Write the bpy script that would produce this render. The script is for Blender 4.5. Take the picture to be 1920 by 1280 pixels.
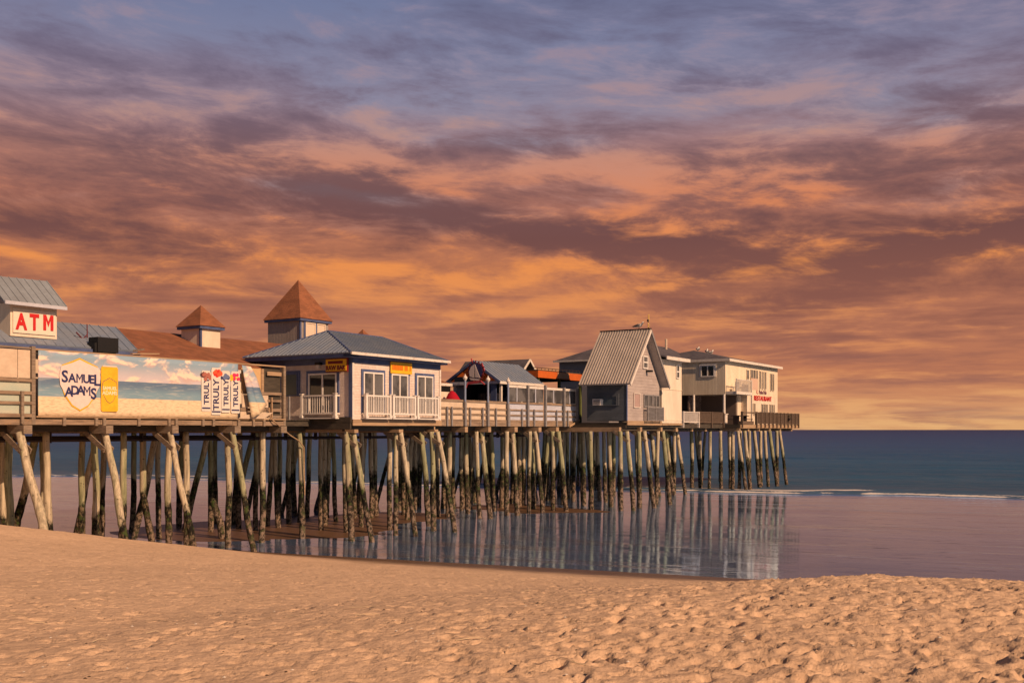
import bpy, bmesh, math, random
import numpy as np
from mathutils import Vector, Matrix
R = math.radians
random.seed(7)
for o in list(bpy.data.objects): bpy.data.objects.remove(o)
scene = bpy.context.scene
COL = scene.collection

# ------------------------------------------------------------------ camera
cd = bpy.data.cameras.new("camera"); cam = bpy.data.objects.new("camera", cd); COL.objects.link(cam)
cam.location = (0, 0, 5.0); cam.rotation_euler = (R(90), 0, 0)
cd.lens = 36.56; cd.sensor_width = 36; cd.shift_y = 0.086; cd.clip_start = 0.1; cd.clip_end = 60000
scene.camera = cam

# ------------------------------------------------------------------ sun, exposure
SUN_H = Vector((0.755, -0.656)).normalized(); SUN_EL = R(31)
sun_dir = Vector((SUN_H.x*math.cos(SUN_EL), SUN_H.y*math.cos(SUN_EL), math.sin(SUN_EL)))
sd = bpy.data.lights.new("sun", 'SUN'); sd.energy = 5.0; sd.angle = R(0.6); sd.color = (1.0, 0.62, 0.36)
sun = bpy.data.objects.new("sun", sd); COL.objects.link(sun)
sun.rotation_euler = (-sun_dir).to_track_quat('-Z', 'Y').to_euler(); sun.location = sun_dir*60
scene.view_settings.view_transform = 'Standard'; scene.view_settings.look = 'None'
scene.view_settings.exposure = 0.0; scene.view_settings.gamma = 1.0

def lin(c):
    r = []
    for x in c[:3]:
        x /= 255.0
        r.append(x/12.92 if x <= .04045 else ((x+.055)/1.055)**2.4)
    return tuple(r)+(1.0,)

# ------------------------------------------------------------------ node helper
class NT:
    def __init__(s, t): s.t = t; t.nodes.clear()
    def new(s, ty, **kw):
        n = s.t.nodes.new(ty)
        for k, v in kw.items(): setattr(n, k, v)
        return n
    def put(s, sock, v):
        if isinstance(v, bpy.types.NodeSocket): s.t.links.new(v, sock)
        elif v is not None:
            if sock.type == 'RGBA' and len(v) == 3: v = tuple(v)+(1,)
            sock.default_value = v
    def m(s, op, a, b=None, c=None, clamp=False):
        n = s.new('ShaderNodeMath', operation=op, use_clamp=clamp)
        for i, v in enumerate((a, b, c)):
            if v is not None: s.put(n.inputs[i], v)
        return n.outputs[0]
    def vm(s, op, a, b=None, scale=None):
        n = s.new('ShaderNodeVectorMath', operation=op)
        s.put(n.inputs[0], a)
        if b is not None: s.put(n.inputs[1], b)
        if scale is not None: s.put(n.inputs['Scale'], scale)
        return n.outputs[0]
    def xyz(s, x, y, z):
        n = s.new('ShaderNodeCombineXYZ')
        for i, v in enumerate((x, y, z)): s.put(n.inputs[i], v)
        return n.outputs[0]
    def sep(s, v):
        n = s.new('ShaderNodeSeparateXYZ'); s.put(n.inputs[0], v); return n.outputs
    def noise(s, v, scale=1, detail=4, rough=.55, dist=0, color=False):
        n = s.new('ShaderNodeTexNoise'); s.put(n.inputs['Vector'], v)
        s.put(n.inputs['Scale'], scale); s.put(n.inputs['Detail'], detail); s.put(n.inputs['Roughness'], rough); s.put(n.inputs['Distortion'], dist)
        return n.outputs['Color' if color else 0]
    def mix(s, f, a, b, mode='MIX'):
        n = s.new('ShaderNodeMix', data_type='RGBA', blend_type=mode)
        s.put(n.inputs[0], f); s.put(n.inputs[6], a); s.put(n.inputs[7], b)
        return n.outputs[2]
    def ss(s, v, lo, hi, a=0., b=1.):
        n = s.new('ShaderNodeMapRange', interpolation_type='SMOOTHSTEP')
        for i, x in enumerate((v, lo, hi, a, b)): s.put(n.inputs[i], x)
        return n.outputs[0]
    def ramp(s, v, pts, interp='LINEAR'):
        n = s.new('ShaderNodeValToRGB'); s.put(n.inputs[0], v); e = n.color_ramp; e.interpolation = interp
        while len(e.elements) < len(pts): e.elements.new(.5)
        for el, (p, c) in zip(e.elements, pts): el.position = p; el.color = tuple(c)+((1,) if len(c) == 3 else ())
        return n.outputs[0]

# ------------------------------------------------------------------ sky (world)
world = bpy.data.worlds.new("World"); scene.world = world; world.use_nodes = True
N = NT(world.node_tree)
tc = N.new('ShaderNodeTexCoord'); d = N.vm('NORMALIZE', tc.outputs['Generated'])
dx, dy, dz = N.sep(d)
el = N.m('ARCSINE', dz); az = N.m('ARCTAN2', dx, dy)
zz = N.m('ADD', N.m('MAXIMUM', dz, 0.0), 0.075)
q = N.xyz(N.m('DIVIDE', dx, zz), N.m('DIVIDE', dy, zz), 0.0)
warp = N.vm('SCALE', N.vm('SUBTRACT', N.noise(N.vm('ADD', q, (5.3, 1.7, 0)), .45, 3, .5, color=True), (.5, .5, .5)), scale=1.3)
qs = N.vm('ADD', N.vm('MULTIPLY', q, (.62, .95, 1)), warp)
n1 = N.noise(N.vm('ADD', qs, (3.1, 9.2, 0)), .55, 6, .58)
n2 = N.noise(N.vm('ADD', qs, (13.7, 2.2, 4)), 1.25, 6, .55)
n3 = N.noise(N.vm('ADD', N.vm('MULTIPLY', N.xyz(az, el, 0), (3.2, 16., 1)), N.vm('SCALE', warp, scale=.5)), 2.2, 5, .52)
def blob(px, py, rx, ry, rot=0):
    # a soft elliptical patch of cloud at one azimuth and elevation of the sky
    a0 = math.atan((px-960)/1950.); e0 = math.atan((805-py)/1950.*math.cos(a0))
    ax = N.m('SUBTRACT', az, a0); ey = N.m('SUBTRACT', el, e0)
    c, s_ = math.cos(R(rot)), math.sin(R(rot))
    x = N.m('DIVIDE', N.m('ADD', N.m('MULTIPLY', ax, c), N.m('MULTIPLY', ey, s_)), rx/1950.)
    y = N.m('DIVIDE', N.m('SUBTRACT', N.m('MULTIPLY', ey, c), N.m('MULTIPLY', ax, s_)), ry/1950.)
    r2 = N.m('ADD', N.m('MULTIPLY', x, x), N.m('MULTIPLY', y, y))
    return N.m('EXPONENT', N.m('MULTIPLY', r2, -1.0))
def blobs(L):
    t = None
    for w, *b in L:
        v = N.m('MULTIPLY', blob(*b), w); t = v if t is None else N.m('ADD', t, v)
    return t
t = N.m('DIVIDE', el, .42, clamp=True)
def pe(py): return max(0, math.atan((805-py)/1950.)/.42)
base = N.ramp(t, [(0, lin((220,164,112))), (pe(770), lin((208,144,102))), (pe(700), lin((188,120,88))), (pe(600), lin((178,114,88))),
    (pe(500), lin((188,118,84))), (pe(400), lin((170,110,92))), (pe(310), lin((168,118,108))), (pe(220), lin((148,126,138))), (pe(120), lin((128,122,146))), (pe(0), lin((112,116,146)))])
dark_b = blobs([(.30,330,300,420,70,-12),(.42,760,385,360,42,-12),(.52,1250,455,330,48,-4),(.34,1700,470,320,42,6),(.26,1850,330,230,150,0),
   (.22,1850,180,160,70,0),(.22,760,110,260,34,8),(.26,100,80,210,50,0),(.24,150,430,320,60,-8),(.20,1480,40,260,34,0),(.18,1500,560,420,26,4),(.20,1750,620,300,34,0),(.2,300,560,300,26,-5),(.16,1000,600,360,22,0),(.2,1150,240,120,34,12),(.2,600,225,200,26,-8)])
bright_b = blobs([(.34,900,520,330,34,4),(.34,680,320,280,36,-10),(.30,1100,320,220,34,-6),(.34,470,395,240,13,-12),(.42,1330,520,330,13,8),(.30,1240,590,300,18,2),
   (.34,880,590,220,13,0),(.30,1050,430,260,22,-4),(.26,1500,330,170,40,0),(.26,1750,440,200,14,0),(.24,250,620,260,15,-3),(.26,1380,170,260,36,-12),(.26,1560,790,420,16,0),(.22,960,690,300,22,0),(.28,1650,500,260,9,4),(.22,180,500,300,12,-6)])
gap_b = blobs([(.5,560,30,360,60,6),(.5,1000,110,330,60,6),(.4,760,190,300,36,-4),(.55,680,365,150,13,-4),(.5,960,270,180,26,0),(.4,1330,120,420,60,0),(.3,1650,200,160,50,0)])
n4 = N.noise(N.vm('ADD', N.vm('MULTIPLY', N.xyz(az, el, 0), (8.5, 74., 1)), N.vm('SCALE', warp, scale=.8)), 1.0, 8, .62)
n5 = N.noise(N.vm('ADD', N.vm('MULTIPLY', N.xyz(N.m('ADD', az, N.m('MULTIPLY', el, .3)), N.m('ADD', el, N.m('MULTIPLY', az, .05)), 0), (9., 31., 1)), N.vm('SCALE', warp, scale=.9)), 1.0, 9, .64, .25)
lowf = N.ss(el, .05, .17, 1.0, 0.0)
fine_ = N.mix(lowf, n5, n4)
mix3 = N.m('ADD', N.m('MULTIPLY', n1, .20), N.m('ADD', N.m('MULTIPLY', n2, .16), N.m('ADD', N.m('MULTIPLY', n3, .20), N.m('MULTIPLY', fine_, .44))))
dk = N.ss(N.m('ADD', mix3, N.m('MULTIPLY', dark_b, .20)), .474, .612)
mixb = N.m('ADD', N.m('MULTIPLY', n2, .12), N.m('ADD', N.m('MULTIPLY', N.m('SUBTRACT', 1.0, n3), .22), N.m('MULTIPLY', N.m('SUBTRACT', 1.0, fine_), .66)))
br = N.ss(N.m('SUBTRACT', N.m('ADD', mixb, N.m('MULTIPLY', bright_b, .22)), N.m('MULTIPLY', dark_b, .10)), .490, .626)
gp = N.ss(N.m('ADD', N.m('SUBTRACT', 1.0, N.m('ADD', N.m('MULTIPLY', n2, .5), N.m('MULTIPLY', n5, .5))), N.m('MULTIPLY', gap_b, .26)), .50, .70)
gp = N.m('MULTIPLY', gp, N.ss(el, pe(470)*.42, pe(330)*.42))
darkc = N.ramp(t, [(0, lin((160,108,94))), (pe(600), lin((138,88,76))), (pe(450), lin((106,72,72))), (pe(330), lin((108,80,84))), (pe(150), lin((100,90,112))), (pe(0), lin((92,92,120)))])
brc = N.ramp(t, [(0, lin((232,180,122))), (pe(700), lin((222,148,96))), (pe(600), lin((226,146,90))), (pe(500), lin((242,150,80))), (pe(380), lin((226,138,92))), (pe(250), lin((188,144,132))), (pe(120), lin((158,138,152))), (pe(0), lin((142,132,154)))])
gapc = N.ramp(t, [(0, lin((190,160,140))), (pe(370), lin((156,142,148))), (pe(200), lin((140,136,158))), (pe(0), lin((112,122,156)))])
c = N.mix(gp, base, gapc)
c = N.mix(N.m('MULTIPLY', dk, N.ss(el, .16, .36, .90, .70)), c, darkc)
c = N.mix(N.m('MULTIPLY', br, N.ss(dk, .0, 1.0, .82, .42)), c, brc)
# greenish pale streak just above the horizon, thin broken
low = N.m('MULTIPLY', N.m('SUBTRACT', 1.0, N.ss(el, .006, .040)), N.ss(n3, .45, .6))
c = N.mix(N.m('MULTIPLY', low, .4), c, lin((220,170,122)))
# physical sky for everything away from the sunset clouds
st = N.new('ShaderNodeTexSky', sky_type='NISHITA', sun_disc=False)
st.sun_elevation = SUN_EL; st.sun_rotation = math.atan2(SUN_H.x, SUN_H.y); st.altitude = 5; st.air_density = 1.2; st.dust_density = 1.5
phys = N.mix(1.0, N.mix(1.0, st.outputs[0], (.030, .030, .030, 1), 'MULTIPLY'), (.75, .8, 1.0, 1), 'MULTIPLY')
away = N.m('MAXIMUM', N.m('SUBTRACT', 1.0, N.ss(dy, .50, .84)), N.ss(dz, .40, .52))
c = N.mix(away, c, phys)
bg = N.new('ShaderNodeBackground'); N.put(bg.inputs[0], c); bg.inputs[1].default_value = 1.0
wo = N.new('ShaderNodeOutputWorld'); N.t.links.new(bg.outputs[0], wo.inputs[0])

# ------------------------------------------------------------------ pier frame: a = along the pier seaward, c = across it away from the camera, z = up
U = (0.5335, 0.8458); V_ = (-0.8458, 0.5335); O = (-7.14, 46.4); TH = math.atan2(U[1], U[0])
def W(a, c, z=0): return Vector((O[0]+a*U[0]+c*V_[0], O[1]+a*U[1]+c*V_[1], z))
def to_pier(X, Y):
    x, y = X-O[0], Y-O[1]; return x*U[0]+y*U[1], x*V_[0]+y*V_[1]

KS = [(-300,.178),(-26,.178),(-25,.165),(-24,.15),(-22,.135),(-18,.115),(-9,.11),(-4,.137),(-1,.157),(300,.162)]
def ground_z(X, Y):
    """the beach without its small relief (numpy arrays or floats)"""
    s = .922*X-.387*Y; v = .387*X+.922*Y
    k = np.interp(s, [p[0] for p in KS], [p[1] for p in KS])
    z = k*(35-v)
    z = np.where(z > -1, .06*np.logaddexp(0, z/.06), 0)              # soft toe of the slope
    z = 3.05-.22*np.logaddexp(0, (3.05-z)/.22)                        # soft crest
    z = z+.22*np.log1p(np.exp(-3.05/.22))
    x, y = X-O[0], Y-O[1]; a = x*U[0]+y*U[1]; c = x*V_[0]+y*V_[1]
    bar = .062*np.exp(-((a-5)/13.)**2-((c-7.5)/6.0)**2)+.03*np.exp(-((a-24)/9.)**2-((c-2)/5.)**2)
    z = z-.028+bar-.03*np.logaddexp(0, (v-82.5)/1.5)
    return z

# ------------------------------------------------------------------ objects
class Thing:
    pass
def thing(name, label, cat, at, group=None):
    o = bpy.data.objects.new(name, None); COL.objects.link(o); o.empty_display_size = .3
    o.location = W(*at); o.rotation_euler = (0, 0, TH); o['label'] = label; o['category'] = cat
    if group: o['group'] = group
    o['_o'] = list(at)
    return o
class MB:
    def __init__(s): s.v = []; s.f = []
    def poly(s, pts): b = len(s.v); s.v += [tuple(p) for p in pts]; s.f.append(tuple(range(b, b+len(pts))))
    def box(s, a0, a1, c0, c1, z0, z1):
        a0, a1 = sorted((a0, a1)); c0, c1 = sorted((c0, c1)); z0, z1 = sorted((z0, z1))
        b = len(s.v); s.v += [(a0,c0,z0),(a1,c0,z0),(a1,c1,z0),(a0,c1,z0),(a0,c0,z1),(a1,c0,z1),(a1,c1,z1),(a0,c1,z1)]
        s.f += [tuple(b+i for i in q) for q in ((0,3,2,1),(4,5,6,7),(0,1,5,4),(1,2,6,5),(2,3,7,6),(3,0,4,7))]; return s
    def prism(s, pts, ext):
        n = len(pts); b = len(s.v); e = Vector(ext)
        s.v += [tuple(p) for p in pts]+[tuple(Vector(p)+e) for p in pts]
        s.f.append(tuple(b+i for i in reversed(range(n)))); s.f.append(tuple(b+n+i for i in range(n)))
        for i in range(n): j = (i+1) % n; s.f.append((b+i, b+j, b+n+j, b+n+i))
        return s
    def slab(s, pts, th):
        p = [Vector(x) for x in pts]; nrm = (p[1]-p[0]).cross(p[2]-p[0]).normalized()
        if nrm.z < 0: nrm = -nrm
        return s.prism(pts, -nrm*th)
    def beam(s, p, q, w, h, up=(0,0,1)):
        p, q = Vector(p), Vector(q); d = (q-p).normalized(); up = Vector(up)
        x = d.cross(up)
        if x.length < 1e-4: x = d.cross(Vector((1,0,0)))
        x.normalize(); y = x.cross(d).normalized(); x *= w/2; y *= h/2
        return s.prism([p-x-y, p+x-y, p+x+y, p-x+y], q-p)
    def tube(s, pts, rs, n=10, cap=True):
        pts = [Vector(p) for p in pts]
        if not hasattr(rs, '__iter__'): rs = [rs]*len(pts)
        b = len(s.v)
        for i, p in enumerate(pts):
            d = (pts[min(i+1, len(pts)-1)]-pts[max(i-1, 0)]).normalized()
            x = d.cross(Vector((0,1,0)) if abs(d.y) < .9 else Vector((1,0,0))).normalized(); y = d.cross(x).normalized()
            for k in range(n):
                t_ = 2*math.pi*k/n; s.v.append(tuple(p+(x*math.cos(t_)+y*math.sin(t_))*rs[i]))
        for i in range(len(pts)-1):
            for k in range(n):
                k2 = (k+1) % n; s.f.append((b+i*n+k, b+i*n+k2, b+(i+1)*n+k2, b+(i+1)*n+k))
        if cap:
            s.f.append(tuple(b+k for k in reversed(range(n)))); s.f.append(tuple(b+(len(pts)-1)*n+k for k in range(n)))
        return s
    def build(s, name, m, parent=None, at=None, smooth=False, **tags):
        o0 = parent['_o'] if parent is not None else at
        me = bpy.data.meshes.new(name); me.from_pydata([(v[0]-o0[0], v[1]-o0[1], v[2]-o0[2]) for v in s.v], [], s.f)
        bm = bmesh.new(); bm.from_mesh(me); bmesh.ops.recalc_face_normals(bm, faces=bm.faces); bm.to_mesh(me); bm.free()
        me.materials.append(m)
        if smooth:
            for p in me.polygons: p.use_smooth = True
        o = bpy.data.objects.new(name, me); COL.objects.link(o); o['_o'] = list(o0)
        if parent is not None: o.parent = parent
        else: o.location = W(*o0); o.rotation_euler = (0, 0, TH)
        for k, v in tags.items(): o[k] = v
        return o
class FN:                      # wall facing the camera side (towards -c): s = a
    def __init__(s, c): s.c = c
    def p(s, x, t, d): return (x, s.c-d, t)
    def box(s, mb, x0, x1, t0, t1, d0, d1): return mb.box(x0, x1, s.c-d0, s.c-d1, t0, t1)
class FU:                      # wall facing the shore (towards -a): s = c
    def __init__(s, a): s.a = a
    def p(s, x, t, d): return (s.a-d, x, t)
    def box(s, mb, x0, x1, t0, t1, d0, d1): return mb.box(s.a-d0, s.a-d1, x0, x1, t0, t1)

def text_mb(body, size, place, extrude=.008, bold=.0, sx=1.0, align='CENTER', mb=None):
    """lettering as a thin solid; place(x, y, d) gives the pier coordinates"""
    cu = bpy.data.curves.new("t", 'FONT'); cu.body = body; cu.size = size; cu.extrude = extrude; cu.offset = bold; cu.align_x = align; cu.resolution_u = 3
    o = bpy.data.objects.new("t", cu); COL.objects.link(o); bpy.context.view_layer.update()
    me = bpy.data.meshes.new_from_object(o.evaluated_get(bpy.context.evaluated_depsgraph_get()))
    mb = mb or MB(); b = len(mb.v)
    for v in me.vertices: mb.v.append(place(v.co.x*sx, v.co.y, v.co.z))
    for p in me.polygons: mb.f.append(tuple(b+i for i in p.vertices))
    bpy.data.objects.remove(o); bpy.data.curves.remove(cu); bpy.data.meshes.remove(me)
    return mb

# ------------------------------------------------------------------ materials
_m = {}
def mat(name, c1, c2=None, scale=3, stretch=(1,1,1), rough=.75, amt=.5, bump=.15, bscale=20, groove=None, gdepth=.012, spec=.3, metal=0, thr=(.35,.65), c3=None, tiles=None):
    """procedural material: two noise-mixed colours, fine grain, and board or shingle joints.
    groove=(axis, spacing): 'z' horizontal courses, 'h' vertical boards, with a real-depth bump profile"""
    if name in _m: return _m[name]
    m = bpy.data.materials.new(name); m.use_nodes = True; n = NT(m.node_tree)
    out = n.new('ShaderNodeOutputMaterial'); b = n.new('ShaderNodeBsdfPrincipled'); n.t.links.new(b.outputs[0], out.inputs[0])
    oc = n.new('ShaderNodeTexCoord').outputs['Object']
    sv = n.vm('MULTIPLY', oc, tuple(stretch))
    c1 = lin(c1) if max(c1) > 1.01 else tuple(c1)+(1,)
    col = None
    if c2 is not None:
        c2 = lin(c2) if max(c2) > 1.01 else tuple(c2)+(1,)
        nz = n.noise(sv, scale, 6, .62)
        col = n.mix(n.m('MULTIPLY', n.ss(nz, thr[0], thr[1]), amt), c1, c2)
    fine = n.noise(sv, bscale, 5, .6)
    col = n.mix(n.m('MULTIPLY', n.ss(fine, .3, .7), .28), col if col is not None else c1, tuple(x*.62 for x in c1[:3])+(1,))
    if c3 is not None:
        c3 = lin(c3)
        col = n.mix(n.ss(n.noise(sv, scale*2.7, 5, .7), .60, .68), col, c3)
    h = n.m('MULTIPLY', fine, bump*.02)
    x, y, z = n.sep(oc)
    if groove:
        ax, sp = groove
        co = z if ax == 'z' else n.m('ADD', x, y)
        q_ = n.m('DIVIDE', co, sp); fr = n.m('FRACT', q_); idn = n.m('FLOOR', q_)
        if ax == 'z': prof = n.m('MULTIPLY', n.m('SUBTRACT', 1.0, fr), 1.0)
        else: prof = n.ss(n.m('ABSOLUTE', n.m('SUBTRACT', fr, .5)), .42, .49, 1.0, 0.0)
        if tiles:
            # staggered butt joints between neighbouring shingles
            off = n.m('MULTIPLY', idn, .37)
            fr2 = n.m('FRACT', n.m('ADD', n.m('DIVIDE', n.m('ADD', x, y), tiles), off))
            prof = n.m('MULTIPLY', prof, n.ss(n.m('ABSOLUTE', n.m('SUBTRACT', fr2, .5)), .44, .5, 1.0, .2))
            wn = n.new('ShaderNodeTexWhiteNoise', noise_dimensions='2D')
            n.put(wn.inputs['Vector'], n.xyz(n.m('FLOOR', n.m('ADD', n.m('DIVIDE', n.m('ADD', x, y), tiles), off)), idn, 0))
            col = n.mix(n.m('MULTIPLY', wn.outputs[0], .30), col, tuple(v_*.55 for v_ in c1[:3])+(1,))
        else:
            wn = n.new('ShaderNodeTexWhiteNoise', noise_dimensions='1D'); n.put(wn.inputs['W'], idn)
            col = n.mix(n.m('MULTIPLY', wn.outputs[0], .14), col, tuple(v_*.6 for v_ in c1[:3])+(1,))
        h = n.m('ADD', h, n.m('MULTIPLY', prof, gdepth))
    bp = n.new('ShaderNodeBump'); bp.inputs['Strength'].default_value = 1.0; bp.inputs['Distance'].default_value = 1.0
    n.put(bp.inputs['Height'], h); n.t.links.new(bp.outputs[0], b.inputs['Normal'])
    n.put(b.inputs['Base Color'], col); b.inputs['Roughness'].default_value = rough
    b.inputs['Specular IOR Level'].default_value = spec; b.inputs['Metallic'].default_value = metal
    _m[name] = m; return m
def flat(name, c, rough=.6, spec=.4, metal=0):
    if name in _m: return _m[name]
    m = bpy.data.materials.new(name); m.use_nodes = True; b = m.node_tree.nodes['Principled BSDF']
    n = m.node_tree; c = lin(c) if max(c) > 1.01 else tuple(c)+(1,)
    nz = n.nodes.new('ShaderNodeTexNoise'); nz.inputs['Scale'].default_value = 9; nz.inputs['Detail'].default_value = 4
    tcn = n.nodes.new('ShaderNodeTexCoord'); n.links.new(tcn.outputs['Object'], nz.inputs['Vector'])
    mx = n.nodes.new('ShaderNodeMix'); mx.data_type = 'RGBA'; mx.inputs[6].default_value = c; mx.inputs[7].default_value = tuple(x*.78 for x in c[:3])+(1,)
    n.links.new(nz.outputs[0], mx.inputs[0]); n.links.new(mx.outputs[2], b.inputs['Base Color'])
    b.inputs['Roughness'].default_value = rough; b.inputs['Specular IOR Level'].default_value = spec; b.inputs['Metallic'].default_value = metal
    _m[name] = m; return m

WOOD = mat('weathered_wood', (.30,.24,.19), (.16,.12,.09), 2.0, (1.5,1.5,9), .85, .8, .5, 14, c3=(196,164,120))
WOODH = mat('weathered_plank', (.34,.25,.18), (.15,.11,.085), 1.6, (.8,1.5,9), .85, .85, .5, 12, c3=(190,150,104))
WOODL = mat('new_lumber', (.46,.32,.20), (.26,.17,.11), 1.2, (.8,1.2,9), .8, .7, .4, 12)
WOODD = mat('dark_timber', (.085,.07,.055), (.04,.035,.03), 2.0, (1,1,5), .9, .8, .4, 10)
GREYW = mat('grey_painted_wood', (.27,.26,.27), (.17,.16,.16), 1.5, (1,1,5), .75, .6, .3, 12)
PEACH = mat('peach_plywood', (.66,.54,.42), (.50,.38,.28), 1.2, (1,1,1.5), .75, .5, .2, 8)
LAVP = mat('pale_blue_panel', (.52,.55,.66), (.38,.40,.46), 1.5, (1,1,1), .6, .5, .2, 8)
SIDEL = mat('white_shingle_siding', (.80,.68,.62), (.56,.47,.42), 1.3, (1.4,1.4,.5), .75, .6, .3, 18, groove=('z', .125), gdepth=.016, tiles=.24)
CREAM = mat('cream_board_siding', (.86,.74,.57), (.66,.54,.40), 1.1, (1.2,1.2,.35), .7, .6, .15, 12, groove=('h', .30), gdepth=.008)
CREAMP = mat('cream_panel', (.80,.69,.56), (.62,.51,.40), 1.0, (1.2,1.2,.4), .7, .55, .12, 10)
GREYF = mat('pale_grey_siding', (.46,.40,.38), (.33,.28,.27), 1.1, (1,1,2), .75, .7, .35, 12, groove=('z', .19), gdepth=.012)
GREYS = mat('shaded_grey_siding', (.105,.125,.155), (.065,.08,.10), 1.1, (1,1,2), .75, .7, .35, 12, groove=('z', .19), gdepth=.016)  # cottage siding with the shade of its side put into the colour
TOWERW = mat('taupe_tower_siding', (.40,.35,.32), (.30,.26,.24), 1.0, (1,1,.4), .8, .6, .3, 12, groove=('h', .22), gdepth=.02)
BLUE = mat('blue_trim', (.095,.13,.27), (.05,.07,.15), 2.5, (1,1,1), .55, .6, .1, 14)
WHITE = mat('white_vinyl', (.80,.76,.72), (.66,.62,.58), 2, (1,1,1), .45, .4, .05, 10)
WTRIM = mat('worn_white_trim', (.72,.66,.60), (.38,.30,.26), 3.5, (1,1,2), .7, .6, .2, 14, thr=(.5,.7))
METB = mat('blue_grey_metal_roof', (.27,.31,.36), (.20,.22,.25), 1.2, (1,1,1), .5, .7, .04, 8, spec=.4)
METR = mat('blue_metal_roof', (.19,.24,.33), (.26,.29,.34), 1.2, (1,1,1), .5, .7, .04, 8, spec=.4, metal=.0)
METG = mat('grey_metal_roof', (.52,.47,.43), (.40,.36,.33), 1.0, (1,1,1), .5, .7, .04, 8, spec=.35, metal=.0)
SHIN = mat('brown_shingle_roof', (.34,.135,.07), (.19,.08,.045), 1.6, (1,1,2), .9, .8, .5, 26, groove=('z', .11), gdepth=.014, tiles=.34)
SHING = mat('grey_shingle_roof', (.13,.12,.14), (.07,.065,.08), 1.4, (1,1,2), .9, .8, .5, 26, groove=('z', .08), gdepth=.010, tiles=.4)
GLASS = mat('dark_glass', (.022,.025,.028), (.10,.07,.05), 1.6, (1,1,1), .06, .8, 0, 9, spec=.6, thr=(.5,.62))  # brownish patches paint in curtains and reflections behind the dark panes
GLASSB = mat('grey_glass', (.15,.145,.15), (.045,.045,.05), 1.3, (1,1,.7), .1, .9, 0, 9, spec=.5, thr=(.42,.6))  # grey mottling stands in for curtains and reflections in the panes
ORANGE = mat('orange_paint', (.62,.14,.025), (.42,.08,.02), 1.5, (1,1,1), .6, .5, .15, 10)
DARK = flat('painted_shade', (.012,.011,.012), .9, .1)  # near-black colour stands in for shade in openings and under roofs
RED = flat('red_paint', (.62,.018,.02), .5)
REDD = flat('dark_red_lettering', (.20,.015,.015), .5)
YEL = mat('yellow_sign', (.85,.50,.03), (.75,.38,.02), 2, (1,1,1), .5, .5, .05, 8)
ORL = flat('orange_lettering', (.80,.22,.01), .5)
IRON = flat('dark_iron', (.05,.035,.04), .6, .4, .3)
BLACK = flat('black_plastic', (.008,.008,.010), .6)
def pile_material():
    m = bpy.data.materials.new('tidal_pile_wood'); m.use_nodes = True; n = NT(m.node_tree)
    out = n.new('ShaderNodeOutputMaterial'); b = n.new('ShaderNodeBsdfPrincipled'); n.t.links.new(b.outputs[0], out.inputs[0])
    P = n.new('ShaderNodeNewGeometry').outputs['Position']; x, y, z = n.sep(P)
    gr = n.noise(n.vm('MULTIPLY', P, (14, 14, 1.1)), 1, 6, .65)
    blot = n.noise(n.vm('MULTIPLY', P, (4, 4, 2.4)), 1, 5, .65)
    fine = n.noise(P, 26, 4, .7)
    zz_ = n.m('ADD', z, n.m('MULTIPLY', n.m('SUBTRACT', blot, .5), 1.7))
    var = n.noise(n.vm('MULTIPLY', P, (1.3, 1.3, .15)), 1, 2, .5)
    top = n.mix(n.ss(gr, .35, .68), (.58,.50,.37,1), (.27,.235,.175,1))
    top = n.mix(n.ss(var, .48, .62), top, n.mix(n.ss(gr, .3, .7), (.38,.38,.23,1), (.16,.17,.10,1)))
    band = n.mix(n.ss(n.noise(n.vm('MULTIPLY', P, (9, 9, 5)), 1, 6, .72), .50, .62), (.010,.010,.008,1), (.16,.125,.08,1))
    band = n.mix(n.ss(n.noise(P, 5, 3, .6), .52, .66), band, (.05,.075,.022,1))
    mot = n.noise(n.vm('MULTIPLY', P, (8, 8, 6)), 1, 6, .72)
    low = n.mix(n.ss(mot, .44, .56), (.028,.022,.016,1), (.25,.185,.14,1))
    low = n.mix(n.m('MULTIPLY', n.ss(n.noise(P, 3, 4, .6), .54, .62), .7), low, (.045,.06,.02,1))
    # barnacles and wet rot below the tide line, black weed at it, sun-bleached wood above; landward piles stay drier
    drop = n.m('MULTIPLY', n.ss(y, 33, 46), 1.0)
    c = n.mix(n.ss(zz_, n.m('MULTIPLY', drop, 1.15), n.m('ADD', n.m('MULTIPLY', drop, 1.2), .45)), low, band)
    c = n.mix(n.ss(zz_, n.m('ADD', 1.15, n.m('MULTIPLY', drop, 1.2)), n.m('ADD', 1.4, n.m('MULTIPLY', drop, 1.4))), c, top)
    knots = n.ss(n.noise(n.vm('MULTIPLY', P, (6, 6, 7)), 1, 2, .5), .66, .72)
    c = n.mix(n.m('MULTIPLY', knots, .75), c, (.05,.035,.025,1))
    bp = n.new('ShaderNodeBump'); bp.inputs['Distance'].default_value = 1; bp.inputs['Strength'].default_value = 1
    rough_low = n.ss(zz_, 1.5, 2.6, 1.0, .25)
    n.put(bp.inputs['Height'], n.m('ADD', n.m('MULTIPLY', n.m('MULTIPLY', fine, rough_low), .035), n.m('MULTIPLY', gr, .012)))
    n.t.links.new(bp.outputs[0], b.inputs['Normal']); n.put(b.inputs['Base Color'], c); b.inputs['Roughness'].default_value = .85; b.inputs['Specular IOR Level'].default_value = .2
    return m
PILE = pile_material()

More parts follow.
